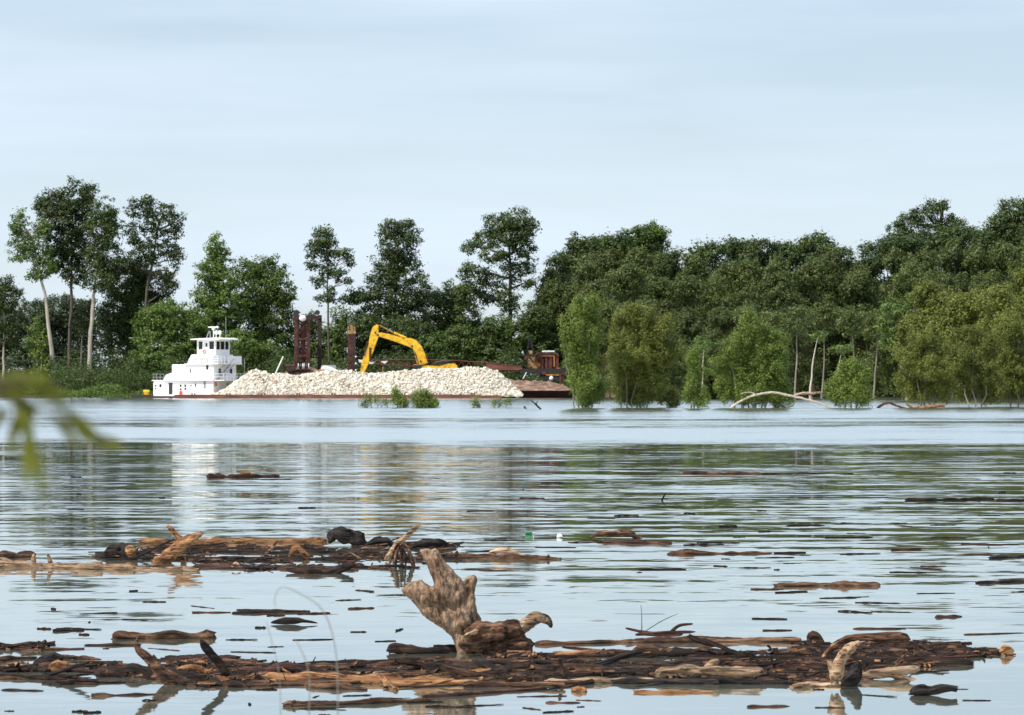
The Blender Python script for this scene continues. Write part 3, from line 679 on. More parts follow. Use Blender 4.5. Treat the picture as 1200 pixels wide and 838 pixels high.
# ------------------------------------------------------------------ towboat
TB = 549.0; ts = F/TB; YAW = math.radians(-28)
def boat():
    L_ = 11.4; w = 3.5
    root = empty('towboat', (0, TB, 0), YAW, 'white three-deck towboat with a square wheelhouse at the left end of the barge', 'boat')
    ca, sa = math.cos(YAW), math.sin(YAW)
    lx = ca*L_ - sa*(-w)        # near front corner, offset from the root
    ly = sa*L_ + ca*(-w)
    root.location.y = TB; root.location.x = X(250, TB+ly) - lx
    wh = M['white']
    m = MB(); m.prismz([(-1.2,-3.7),(L_+4,-3.7),(L_+4.6,-3.2),(L_+4.6,3.2),(L_+4,3.7),(-1.2,3.7)], -.8, .32); m.build('hull', M['darkhull'], root)
    m = MB(); m.box(L_+4.62, L_+5.0, -2.6,-1.9,-.4,1.9); m.box(L_+4.62, L_+5.0, 1.9,2.6,-.4,1.9); m.build('push_knees', M['black'], root)
    # main deck house
    m = MB(); m.box(0, L_, -w, w, .324, 2.78); m.build('deck_house', wh, root, bevel=.04)
    m = MB(); m.box(2.2-.1, L_+.15, -w-.35, w+.35, 2.784, 2.93); m.box(-.2, 2.09, -w-.2, w+.2, 2.784, 2.88); m.build('upper_deck', wh, root)
    m = MB()
    for xx in np.linspace(0, 2.0, 4): m.tube([(xx,-w,2.88),(xx,-w,3.85)], .035, 6); m.tube([(xx,w,2.88),(xx,w,3.85)], .035, 6)
    for zz in (3.35, 3.85): m.tube([(2,-w,zz),(-.1,-w,zz),(-.1,w,zz),(2,w,zz)], .035, 6)
    m.build('stern_railing', M['grey'], root)
    m = MB(); m.box(.1, 2.0, -w+.2, w-.5, 2.884, 3.3); m.build('engine_hatch', M['black'], root)
    # second deck house with sloping bulwark
    m = MB(); m.prism([(1.9,2.934),(2.4,3.7),(3.4,4.05),(3.4,2.934)], -3.5, 3.5); m.build('sloping_bulwark', wh, root)
    m = MB(); m.box(3.42, L_-.05, -3.3, 3.3, 2.934, 5.38); m.build('second_house', wh, root, bevel=.04)
    m = MB(); m.prism([(3.9,2.96),(4.2,5.2),(6.2,5.2),(6.5,4.5),(6.5,2.96)], -3.42, -3.32); m.build('funnel_casing', wh, root, bevel=.03)
    m = MB(); m.box(6.0, L_+.9, -3.6, 3.6, 5.384, 5.52); m.build('bridge_deck', wh, root)
    m = MB(); m.prism([(6.1,5.524),(6.9,6.95),(L_-.4,6.95),(L_-.4,5.524)], -3.0, 3.0); m.build('bridge_house', wh, root, bevel=.04)
    # wheelhouse with corner posts
    x0, x1 = 7.4, 10.9
    m = MB(); m.box(x0, x1, -2.1, 2.1, 6.954, 7.75)
    for (px, py) in ((x0,-2.1),(x1-.28,-2.1),(x0,1.82),(x1-.28,1.82),(x0+1.05,-2.1),(x0+1.05,1.82)):
        m.box(px, px+.28, py, py+.28, 7.752, 9.05)
    m.box(x0+1.34, x0+2.3, -2.08, -1.95, 7.752, 9.05)
    m.box(x0, x1, -2.1, 2.1, 9.052, 9.28)
    m.box(x1-.2, x1, -.75, -.6, 7.752, 9.05); m.box(x1-.2, x1, .6, .75, 7.752, 9.05)
    wheel = m.build('wheelhouse', wh, root)
    for (a, b, c, d) in ((x0+.28, x0+1.05, -2.0, -1.96), (x0+2.3, x1-.28, -2.0, -1.96), (x0+.28, x0+1.05, 1.96, 2.0), (x0+1.33, x1-.28, 1.96, 2.0)):
        m = MB(); m.box(a, b, c, d, 7.752, 9.05); m.build('window', M['glass'], root)
    for (c, d) in ((-1.82,-.75),(-.6,.6),(.75,1.82)):
        m = MB(); m.box(x1-.12, x1-.08, c, d, 7.752, 9.05); m.build('window', M['glass'], root)
    m = MB(); m.box(x0+.05, x0+.09, -1.8, 1.8, 7.752, 9.05); m.build('window', M['glass'], root)
    m = MB(); m.prism([(x0-.9,9.284),(x0-.8,9.45),(x1+.4,9.62),(x1+1.1,9.5),(x1+1.2,9.284)], -2.8, 2.8); m.build('wheelhouse_roof', wh, root, bevel=.03)
    def win(xa, xb, za, zb, y=-w, name='window', mat='glass'):
        m = MB(); m.box(xa, xb, y-.03, y+.1, za, zb); return m.build(name, M[mat], root)
    P = lambda zx: (zx-95)/6/ (ts*math.cos(YAW))       # zoom column -> metres along the side
    for a, b, za, zb in ((12,22,0,0),): pass
    def z_(zy): return (466.5-(360+zy/6))/ts
    for xa, xb, ya, yb in ((108,118,545,560),(108,118,567,577),(140,156,540,563),(289,303,545,560),(289,303,570,583),(324,338,545,560),(324,338,566,580),(402,410,538,560),(366,376,548,556)):
        win(P(xa), P(xb), z_(yb), z_(ya))
    d = win(P(209), P(237), z_(612), z_(532), name='open_doorway', mat='black')
    win(P(289)-.05, P(303)+.15, z_(614), z_(588), name='fire_box', mat='red')
    for xa, xb in ((465,480),): win(P(xa), P(xb), z_(570), z_(520), name='door', mat='grey')
    win(P(478), P(494), z_(440), z_(410), y=-3.3); win(P(358), P(366), z_(462), z_(432), y=-3.3)
    # small wheelhouse port, life rings
    m = MB(); m.box(x0+1.62, x0+1.95, -2.13, -2.085, 8.2, 8.75); m.build('window', M['glass'], root)
    m = MB(); m.torus((x0+1.4,-2.16,7.42), .27, .075); m.build('life_ring', M['red'], root, smooth=True)
    m = MB(); m.torus((L_+.07,-2.9,2.25), .27, .08, axis='x'); m.build('life_ring', M['red'], root, smooth=True)
    # name board: white plate, dark border, worn lettering that cannot be read
    yb = -3.0
    m = MB(); m.box(7.15, 10.0, yb-.04, yb-.005, 5.72, 6.32); nb = m.build('name_board', M['white'], root)
    m = MB()
    for q in ((7.15,10,5.72,5.80),(7.15,10,6.24,6.32),(7.15,7.24,5.8,6.24),(9.91,10,5.8,6.24)): m.box(q[0],q[1],yb-.06,yb-.042,q[2],q[3])
    rr = random.Random(3); xx = 7.45
    for k in range(11):
        if k != 4:
            m.box(xx, xx+.045, yb-.06, yb-.042, 5.9, 6.16)
            if k % 2: m.box(xx+.05, xx+.14, yb-.06, yb-.042, 6.11, 6.16)
            if k % 3: m.box(xx+.05, xx+.14, yb-.06, yb-.042, 5.99, 6.03)
        xx += .215
    m.build('lettering', M['black'], nb)
    # bridge wing with railing on the bow side
    fx = L_-.35
    m = MB(); m.box(fx, L_+.9, -3.5, 3.5, 5.53, 5.6)
    for yy in np.linspace(-3.45, 3.45, 8): m.tube([(L_+.85,yy,5.6),(L_+.85,yy,6.7)], .03, 6)
    for zz in (5.95,6.3,6.7): m.tube([(fx,-3.45,zz),(L_+.85,-3.45,zz),(L_+.85,3.45,zz),(fx,3.45,zz)], .03, 6)
    m.box(L_+.83, L_+.86, -.6, 3.45, 5.62, 6.66)
    m.build('bridge_railing', wh, root)
    # stairs down the front
    m = MB(); n = 11
    for i in range(n):
        t = i/(n-1); m.box(L_+.2, L_+.95, -2.6+3.6*t-.16, -2.6+3.6*t+.16, 2.95+2.4*t, 3.0+2.4*t)
    for xx in (L_+.2, L_+.95): m.tube([(xx,-2.75,2.9),(xx,1.1,5.4)], .06, 6); m.tube([(xx,-2.75,3.85),(xx,1.1,6.3)], .035, 6)
    m.build('stairs', M['grey'], root)
    m = MB()
    for yy in np.linspace(-3.4, 3.4, 8): m.tube([(L_+1.9,yy,2.93),(L_+1.9,yy,3.9)], .03, 6)
    for zz in (3.4,3.9): m.tube([(L_+.1,-3.4,zz),(L_+1.9,-3.4,zz),(L_+1.9,3.4,zz)], .03, 6)
    m.box(L_+.16, L_+2.0, -3.5, 3.5, 2.78, 2.9)
    m.build('foredeck_railing', wh, root)
    for yy in (-1.9, 1.4):
        m = MB(); m.box(L_-.02, L_+.06, yy, yy+.55, 3.9, 4.7); m.build('window', M['glass'], root)
    m = MB(); m.box(L_-.02, L_+.04, .4, 1.1, .5, 2.4); m.build('door', M['grey'], root)
    # roof gear
    m = MB(); m.tube([(x0+1.9,-.2,9.5),(x0+1.9,-.2,10.9)], .07, 6); m.box(x0+1.7, x0+2.1, -.4, 0, 10.9, 11.25); m.build('radar_mast', M['white'], root)
    m = MB(); m.box(x0+.9, x0+2.9, -.28, -.1, 11.26, 11.42); m.build('radar_scanner', M['white'], root, bevel=.03)
    m = MB(); m.tube([(x0+.4,0,9.5),(x0+.9,0,10.7),(x0+1.1,0,10.7),(x0+1.15,0,9.5)], .08, 6); m.build('horn_bracket', M['grey'], root)
    for dx in (2.65, 3.35):
        m = MB(); m.tube([(x0+dx,-.6,9.55),(x0+dx,-.6,10.2)], .07, 6); m.ball((x0+dx,-.6,10.45), .32, 12, 8); m.build('searchlight', M['white'], root, smooth=True)
    m = MB(); m.tube([(x0+3.9,.3,9.55),(x0+3.9,.3,13.0)], .04, 6); m.tube([(x0+3.9,.3,9.9),(x0+4.5,.3,10.2)], .03, 6); m.build('antenna_mast', M['grey'], root)
    m = MB(); m.tube([(L_+2.2,2.2,2.9),(L_+2.2,2.2,6.4)], .05, 6); m.build('flag_staff', M['grey'], root)
    m = MB(); m.box(L_+2.0, L_+4.0, 1.0, 3.3, 2.6, 3.05); m.build('awning', M['white'], root)
boat()
# little skiff with a yellow engine behind the stern
sk = empty('work_skiff', (X(168,556), 556, 0), 0, 'dark low work skiff behind the stern of the towboat', 'boat')
m = MB(); m.prism([(-2.2,.55),(2.0,.45),(1.7,-.2),(-1.6,-.2)], -.8, .8); m.build('hull', M['black'], sk, bevel=.05)
m = MB(); m.box(.1,.9,-.4,.4,.5,1.0); m.tube([(0,0,1.02),(1.0,0,1.02)], .28, 10); m.build('outboard_engine', M['yellow'], sk, bevel=.03)

# ------------------------------------------------------------------ crane barge and what stands on it
CD = 560.0; cs = F/CD
def cx(px, D=CD): return X(px, D)
xa, xb = cx(300), cx(676); hl = (xb-xa)/2
cb_ = empty('crane_barge', ((xa+xb)/2, CD+3, 0), 0, 'dark rusty crane barge lying behind the rock barge', 'barge')
m = MB(); m.prism([(-hl,1.15),(hl-1.5,1.25),(hl,1.0),(hl-1.6,-.8),(-hl+1.5,-.8)], -8.5, 8.5); m.build('hull', M['darkhull'], cb_)
m = MB(); m.box(-hl+.2, hl-1.4, -8.56, -8.42, 1.0, 1.36); m.build('deck_edge', M['rust'], cb_)
m = MB()
for px in (604, 618, 640, 655):
    x = cx(px)-(xa+xb)/2
    for s in (-.2,.2): m.tube([(x+s,-8.1,1.2),(x+s,-8.1,1.8)], .11, 8)
m.build('mooring_bitts', M['rust'], cb_)
DECK = 1.2
def mound(name, label, mat, pts, D, depth, cat='heap', seed=0):
    """pts: crest (px,py)"""
    vs = []; fs = []; n = 90; k = 22
    ax = [p[0] for p in pts]; ay = [p[1] for p in pts]
    for j in range(k+1):
        v = -1+2*j/k
        for i in range(n+1):
            px = ax[0]+(ax[-1]-ax[0])*i/n; h = Z(float(np.interp(px, ax, ay)), D)
            x = X(px, D); z = DECK+max(0, h-DECK)*(1-abs(v)**1.5)
            z += .5*mnoise.noise(Vector((x*.9+seed, v*3, 1)))*(1-abs(v)) + .25*mnoise.noise(Vector((x*2.7+seed, v*9, 5)))*(1-v*v)
            vs.append((x, D+depth*v, z))
    for j in range(k):
        for i in range(n): fs.append((j*(n+1)+i, j*(n+1)+i+1, (j+1)*(n+1)+i+1, (j+1)*(n+1)+i))
    m = MB(); m.add(vs, fs)
    o = m.build(name, mat, smooth=True); tag(o, label, cat); return o
mound('earth_heap', 'reddish-brown heap of earth on the barge below the crane', M['earth'], [(560,457),(568,449),(580,446),(600,445),(620,446),(640,447.5),(660,451),(672,458)], 556, 4)
mound('earth_heap', 'rust-brown mound behind the rock pile below the spud tower', M['earth'], [(326,441),(338,434),(350,431),(366,431),(380,434),(392,439)], 556, 3, seed=5)

# spud tower
def tower():
    D = 560; s = F/D
    r = empty('spud_tower', (X(360,D), D, DECK), 0, 'tall open rusty steel frame tower left of the excavator', 'steel frame')
    L = lambda px, py, y=0: (X(px,D)-X(360,D), y, Z(py,D)-DECK)
    for (px, y, t, mt) in ((347.5,-1.2,.42,'rust'),(362,-1.2,.42,'rust'),(348.5,1.6,.3,'darkhull'),(374,1.6,.48,'darkhull')):
        m = MB(); a = L(px,369,y); m.box(a[0]-t/2-.1, a[0]+t/2+.1, y-t/2, y+t/2, 0, a[2]); m.build('post', M[mt], r, bevel=.03)
    m = MB(); a = L(345,372); b = L(364,372); m.box(a[0]-.1, b[0]+.1, -1.45, -.95, a[2]-.45, a[2]+.2); m.build('top_beam', M['darkhull'], r)
    m = MB(); b = L(376.5,372); m.box(a[0], b[0], 1.35, 1.85, a[2]-.35, a[2]+.3); m.build('top_beam', M['darkhull'], r)
    m = MB(); m.box(b[0]-.5, b[0], -1.2, 1.6, a[2]-.2, a[2]+.25); m.box(a[0], a[0]+.5, -1.2, 1.6, a[2]-.2, a[2]+.25); m.build('top_beam', M['darkhull'], r)
    for py in (397.5, 417):
        m = MB(); a = L(348,py,-1.2); b = L(362,py,-1.2); m.box(a[0], b[0], -1.35, -1.05, a[2]-.2, a[2]+.2); m.build('cross_beam', M['rust'], r)
        m = MB(); a = L(349,py+2,1.6); b = L(374,py+2,1.6); m.box(a[0], b[0], 1.5, 1.7, a[2]-.12, a[2]+.12); m.build('cross_beam', M['darkhull'], r)
    for p, q in (((348,397),(362,375)),((362,417),(348,397)),((348,417),(362,430)),((374,377),(349,399))):
        y = -1.2 if p[0] < 370 else 1.6
        m = MB(); m.tube([L(*p,y), L(*q,y)], .09, 6); m.build('brace', M['rust'], r)
    m = MB(); a = L(355.5,376); m.box(a[0]-.35, a[0]+.35, -.6, .6, 1.0, a[2]-.2); m.build('spud_shaft', M['maroon'], r)
    m = MB(); a = L(355.5,374,-1.5); m.ball((a[0],-1.75,a[2]+.1), .58, 14, 9, .85); m.build('white_float', M['white'], r, smooth=True)
    m = MB()
    for px, rr_ in ((347.5,.45),(372,.4)):
        a = L(px,368); m.tube([(a[0],-.4,a[2]+.25),(a[0],.4,a[2]+.25)], rr_, 12)
    m.build('sheave', M['black'], r)
tower()
# spud column
D = 558
sc = empty('spud_column', (X(412,D), D, DECK), 0, 'slim weathered steel spud column with an orange top, left of the excavator arm', 'column')
h = Z(381,D)-DECK
m = MB(); m.box(-.62,.62,-.5,.5,0,h-1.5); m.build('column', M['rust'], sc, bevel=.05)
m = MB(); m.box(.1,.66,-.62,-.503,1,h-1.7)
for k in range(5): m.box(-.7,.7,-.66,-.62,1.4+k*1.15,1.55+k*1.15)
m.build('guide_rail', M['darkhull'], sc)
m = MB(); m.box(-.7,.7,-.55,.55,h-1.5,h-.9); m.tube([(-.5,0,h-.9),(-.5,0,h-.2)], .18, 8); m.tube([(.5,0,h-.9),(.5,0,h-.3)], .18, 8); m.box(-.25,.25,-.2,.2,h-.9,h); m.build('cap', M['tanmetal'], sc, bevel=.04)
m = MB()
for k in range(4): m.ball((.72, -.55, 2.2+k*1.1), .16, 8, 5)
m.build('lamp', M['white'], sc)
# winches
w_ = empty('deck_winch', (X(354,555), 555, Z(432,555)-.1), 0, 'pale-rimmed cable winch drum on the mound below the spud tower', 'winch')
for dx in (-.6, .35):
    m = MB(); m.tube([(dx,-.2,.45),(dx+.75,-.2,.45)], .36, 14); m.build('drum', M['black'], w_)
    for e_ in (0,.75):
        m = MB(); m.tube([(dx+e_-.04,-.2,.45),(dx+e_+.04,-.2,.45)], .5, 16); m.build('flange', M['white'], w_)
m = MB(); m.box(-.9,1.3,-.6,.3,-.1,.06); m.build('frame', M['rust'], w_)
w2 = empty('engine_block', (X(341,555), 555, Z(434,555)-.2), 0, 'dark machinery lump at the left foot of the spud tower', 'machine')
m = MB(); m.box(-.8,.8,-.5,.5,0,.7); m.tube([(-.9,0,.85),(.6,0,.85)], .32, 12); m.build('housing', M['rust'], w2, bevel=.05)
m = MB(); m.tube([(.2,-.4,.5),(.2,-.75,.5)], .34, 14); m.build('flywheel', M['black'], w2)
sk2 = empty('white_skiff', (X(383,557), 557, Z(434,557)), 0, 'upturned white skiff beside the right post of the spud tower', 'boat')
m = MB(); m.prism([(-1.0,0),(-.9,.55),(-.3,.8),(.8,.5),(1.7,.05),(1.6,-.05)], -.6, .6); m.build('hull', M['white'], sk2, bevel=.15)
m = MB(); m.box(-.9,1.5,-.05,.05,.1,.84); m.build('keel', M['grey'], sk2)

# excavator
def excavator():
    D = 553; s = F/D; x0 = X(500, D); z0 = DECK
    r = empty('excavator', (x0, D, z0), 0, 'yellow long-arm excavator reaching down to the left behind the rock', 'excavator')
    q = lambda zx, zy: (X(340+zx/6, D)-x0, Z(350+zy/6, D)-z0)     # zoom coordinates -> local metres
    y = M['yellow']
    m = MB(); m.prism([q(492,523),(q(522,523)), q(560,440), q(600,330), q(622,270), q(622,190), q(612,180), q(580,200), q(562,260), q(548,330), q(505,440)], -.35, .35); m.build('stick', y, r, bevel=.05)
    m = MB(); m.prism([q(612,243), q(640,238), q(700,250), q(790,275), q(850,278), q(885,292), q(925,335), q(950,390), q(968,455), q(905,462), q(890,400), q(862,350), q(800,325), q(700,290), q(620,265)], -.45, .45); m.build('boom', y, r, bevel=.05)
    a = q(628,188); b = q(730,240); c = q(815,276)
    m = MB(); m.tube([(b[0],0,b[1]),(c[0],0,c[1])], .19, 10); m.build('cylinder', y, r, smooth=True)
    m = MB(); m.tube([(a[0],0,a[1]),(b[0],0,b[1])], .11, 8); m.build('cylinder_rod', M['tanmetal'], r, smooth=True)
    a = q(868,358); b = q(896,455)
    for yy in (-.62,.62):
        m = MB(); m.tube([(a[0],yy,a[1]),((a[0]+b[0])/2,yy,(a[1]+b[1])/2)], .07, 8); m.tube([((a[0]+b[0])/2,yy,(a[1]+b[1])/2),(b[0],yy,b[1])], .12, 8); m.build('boom_cylinder', M['tanmetal'], r)
    a = q(545,300); b = q(522,400); m = MB(); m.tube([(a[0],-.42,a[1]),(b[0],-.42,b[1])], .09, 8); a=q(560,345); m.box(a[0]-.1,a[0]+.3,-.39,-.351,a[1]-2.2,a[1]); m.build('stick_cylinder', M['rust'], r)
    for zx, zy in ((618,255),(918,440),(858,335),(600,240)):
        a = q(zx, zy); m = MB(); m.tube([(a[0],-.52,a[1]),(a[0],.52,a[1])], .16, 12); m.build('pivot_pin', M['black'], r)
    # bucket end hidden behind the rock
    a = q(505,523); m = MB(); m.prism([(a[0]-.3,a[1]),(a[0]+.4,a[1]),(a[0]+.9,a[1]-.8),(a[0]+.5,a[1]-1.6),(a[0]-.2,a[1]-1.5)], -.6, .6); m.build('bucket', M['darkhull'], r, bevel=.05)
    # house
    m = MB(); m.prism([q(925,510), q(925,480), q(960,470), q(1050,476), q(1110,458), q(1160,456), q(1178,475), q(1178,520)], -1.6, 1.6); m.box(q(925,0)[0], q(1178,0)[0], -1.58, 1.58, .9, q(0,518)[1]); m.build('body', y, r, bevel=.08)
    m = MB(); a = q(880,470); b = q(950,510); m.box(a[0], b[0], -1.5, -.6, b[1]-.9, a[1]); m.build('cab', M['glass'], r, bevel=.05)
    m = MB(); a = q(872,460); b = q(952,468); m.box(a[0], b[0], -1.55, -.55, b[1], a[1]); m.build('cab_roof', M['tanmetal'], r)
    m = MB(); a = q(1020,452); b = q(1138,438); m.tube([(a[0],-1.0,a[1]),((a[0]+b[0])/2,-1.0,(a[1]+b[1])/2+.05),(b[0],-1.0,b[1])], [.2,.26,.16], 10); m.build('exhaust_pipe', M['black'], r, smooth=True)
    for yy in (-1.35, 1.35):
        m = MB(); m.prism([(-1.6,.05),(-1.9,.45),(-1.6,.85),(4.4,.85),(4.7,.45),(4.4,.05)], yy-.3, yy+.3); m.build('track', M['black'], r, bevel=.08)
excavator()

# crane: lattice boom and revolving house
def crane():
    D = 563; x0 = X(636,D); z0 = DECK
    r = empty('crane', (x0, D, z0), 0, 'weathered tan and rust crawler crane at the right end with its long boom laid left', 'crane')
    q = lambda px, py: (X(px,D)-x0, Z(py,D)-z0)
    # boom laid down
    top = [(434,424),(455,421.8),(500,421.6),(535,422.6),(575,425.8),(612,430)]
    bot = [(438,426),(455,428),(491,430),(535,431.4),(575,433.6),(612,433.5)]
    tx = [p[0] for p in top]; m = MB()
    for y in (-.55,.55):
        m.tube([(*q(*p)[:1], y, q(*p)[1]) for p in top], .10, 6); m.tube([(*q(*p)[:1], y, q(*p)[1]) for p in bot], .10, 6)
    n = 30
    ft = lambda px: float(np.interp(px, tx, [p[1] for p in top])); fb = lambda px: float(np.interp(px, [p[0] for p in bot], [p[1] for p in bot]))
    for i in range(n):
        a = 438+i*(572-438)/n; b = 438+(i+1)*(572-438)/n
        for y in (-.55,.55):
            A = q(a, ft(a) if i % 2 else fb(a)); B = q(b, fb(b) if i % 2 else ft(b)); m.tube([(A[0],y,A[1]),(B[0],y,B[1])], .055, 5)
        A = q(a, ft(a)); m.tube([(A[0],-.55,A[1]),(A[0],.55,A[1])], .05, 5); B = q(b, fb(b)); A = q(a, fb(a)); m.tube([(A[0],-.55,A[1]),(B[0],.55,B[1])], .05, 5)
    m.build('boom', M['maroon'], r)
    m = MB(); m.prism([q(570,425.6), q(612,430.2), q(613,433.6), q(590,434.2), q(570,433)], -.6, .6); m.build('boom_foot', M['hull'], r)
    m = MB(); m.prism([q(420,421.5), q(434,422.3), q(441,424.5), q(436,427), q(421,424.8)], -.3, .3); m.build('boom_tip', M['white'], r, bevel=.04)
    m = MB(); m.prism([q(446,423.5), q(455,422.9), q(451,426.5)], -.66, -.56); m.build('boom_plate', M['white'], r)
    # rotating deck
    m = MB(); a = q(611,432); b = q(664,438); m.box(a[0], b[0], -1.7, 1.7, b[1], a[1]); m.box(a[0]+3, b[0]-1, -1.3, 1.3, b[1]-.5, b[1]); m.build('turntable', M['black'], r)
    # tan engine on the left
    m = MB(); a = q(617.5,420); b = q(627,432)
    m.prism([q(618,432), q(618,421), q(621,418), q(627,419), q(628,432)], -1.2, 1.0)
    m.tube([(*q(619.5,414)[:1],-.4,q(619.5,414)[1]),(*q(624,414)[:1],-.4,q(624,414)[1])], .45, 12)
    m.build('engine', M['tanmetal'], r, bevel=.06)
    m = MB()
    for k in range(6):
        px = 627+k*1.6; a = q(px, 432); m.box(a[0], a[0]+.2, -1.45, -1.2, a[1], a[1]+1.2+.3*(k % 3))
    m.prism([q(627,425), q(634,417), q(636,418), q(630,427)], -1.3, -.9)
    m.build('linkage', M['orange'], r)
    rr = random.Random(11)
    for k in range(26):
        px = rr.uniform(616, 634) if k % 3 else rr.uniform(634, 662); py = rr.uniform(415, 431) if k % 3 else rr.uniform(430, 446); a = q(px, py); y = rr.uniform(-2.1, -1.3); w_ = rr.uniform(.12, .5)
        m = MB()
        if k % 2: m.tube([(a[0], y, a[1]), (a[0]+rr.uniform(-.9,.9), y+.2, a[1]+rr.uniform(-1.2,1.2))], rr.uniform(.05,.13), 6)
        else: m.box(a[0]-w_, a[0]+w_, y, y+.5, a[1]-w_*.7, a[1]+w_*.6)
        m.build('machinery', M[rr.choice(['rust','black','tanmetal','rust','maroon','tanmetal','white' if k % 8 == 0 else 'darkhull'])], r, bevel=.02)
    # cab frame with openings
    for px in (634.5, 640, 645.5, 653):
        for y in (-1.5, 1.2):
            m = MB(); a = q(px, 432); b = q(px, 414.5); m.box(a[0]-.2, a[0]+.2, y, y+.3, a[1], b[1]); m.build('cab_post', M['maroon'], r)
    for p0, p1 in ((642.5,645),(650,652.5)):
        m = MB(); a = q(p0,431.9); b = q(p1,415); m.box(a[0], b[0], -1.44, -1.3, a[1], b[1]); m.build('cab_panel', M['maroon'], r)
    m = MB(); a = q(635.5,431.8); b = q(652,416); m.box(a[0], b[0], -.9, 1.1, a[1], b[1]); m.build('cab_inside', M['black'], r)
    m = MB(); m.prism([q(628,415.5), q(636,413.2), q(653,413.5), q(655,418), q(653.5,418), q(652,415.5), q(636,416)], -1.7, 1.7); m.build('cab_roof', M['rust'], r)
    m = MB(); a = q(635,412.9); b = q(650,411); m.box(a[0], b[0], -1.2, 1.2, a[1], b[1]); m.build('roof_hatch', M['white'], r, bevel=.06)
    m = MB(); m.box(q(631,0)[0], q(650,0)[0], -1.62, -1.5, q(0,417.8)[1], q(0,416.4)[1]); m.box(q(648.5,0)[0], q(650,0)[0], -1.6, -1.5, q(0,430)[1], q(0,418)[1]); m.build('rain_gutter', M['orange'], r)
    # A-frame gantry and cables
    m = MB()
    for y in (-.9,.9):
        for a, b in (((618,428),(619.5,392)),((626,418),(619.5,392)),((626,413),(622,399))):
            A = q(*a); B = q(*b); m.tube([(A[0],y,A[1]),(B[0],y,B[1])], .08, 5)
    m.build('gantry', M['black'], r)
    # crawler tracks and what hangs below
    for y in (-1.5, 1.5):
        m = MB(); m.prism([q(640,440), q(637,443), q(640,447.5), q(656,447.5), q(659,443), q(656,440)], y-.4, y+.4); m.build('crawler_track', M['black'], r, bevel=.08)
    m = MB(); a = q(640,440.2); b = q(655,438.6); m.box(a[0], b[0], -2.0, -1.7, a[1], b[1]); m.build('bumper', M['orange'], r)
    m = MB(); a = q(646,443.6); m.ball((a[0],-2.2,a[1]), .36, 12, 8, 1.1); m.build('white_lamp', M['white'], r, smooth=True)
    m = MB(); a = q(657.2,452); b = q(657.2,438); m.tube([(a[0],-2.2,a[1]),(b[0],-2.2,b[1])], .26, 10); m.tube([(a[0]-.0,-2.2,b[1]),(a[0]+.9,-2.2,b[1]-.4)], .2, 8); m.build('rusty_post', M['rust'], r)
    m = MB(); a = q(613,444); b = q(617,436.5); m.tube([(a[0],-2,a[1]),(b[0],-2,b[1])], .1, 6); m.build('strut', M['white'], r)
crane()
# odds and ends on deck
for px, y0, y1, lab in ((449,437,430,'tan'),(456,437,431,'dark')):
    m = MB(); m.tube([(0,0,0),(0,0,(y1-y0)*-563/F)], .13, 8); m.box(-.25,.25,-.25,.25,0,.08)
    tag(m.build('deck_post', M['tanmetal' if lab == 'tan' else 'black'], loc=(X(px,560),560,Z(437,560))), f'short {lab} post under the lattice boom, right of the excavator arm', 'post')
tyre = empty('dark_tyre', (X(633,557),555,Z(452.5,555)), 0, 'dark round tyre lying on the earth heap below the crane', 'tyre')
m = MB(); m.torus((0,0,.2), .35, .16); m.build('tread', M['black'], tyre, smooth=True)
m = MB(); m.torus((0,0,.2), .2, .05); m.build('rim', M['rust'], tyre, smooth=True)
# second spud glimpsed between the willow bushes
D = 552
s2 = empty('spud_column', (X(711,D), D, 0), 0, 'rusty lattice spud seen between the two tallest willow bushes', 'column')
h = Z(362,D)
for dx, dy in ((-.5,-.5),(.5,-.5),(-.5,.5),(.5,.5)):
    m = MB(); m.box(dx-.14, dx+.14, dy-.14, dy+.14, 0, h); m.build('post', M['rust'], s2)
m = MB()
for k in range(12):
    z = 1+k*.95; s = 1 if k % 2 else -1; m.tube([(-.5*s,-.5,z),(.5*s,-.5,z+.95)], .09, 5); m.box(-.5,.5,-.6,-.42,z-.08,z+.08)
m.box(-.9,.9,-.9,-.7,h-5.2,h-4.9)
m.build('bracing', M['maroon'], s2)
m = MB(); m.box(-.7,.1,-.8,.8,h-3.5,h-1.2); m.build('guide_plate', M['darkhull'], s2)
yb_ = empty('yellow_buoy', (X(777,500), 500, 0), 0, 'small yellow machine low on the water between two willow bushes', 'machine')
m = MB(); m.box(-1.1,1.1,-.5,.5,-.2,.9); m.build('float', M['black'], yb_, bevel=.1)
m = MB(); m.prism([(-.9,.9),(-.7,1.5),(.1,1.9),(.5,1.4),(1.2,1.3),(1.2,.9)], -.45,.45); m.build('hood', M['yellow'], yb_, bevel=.1)

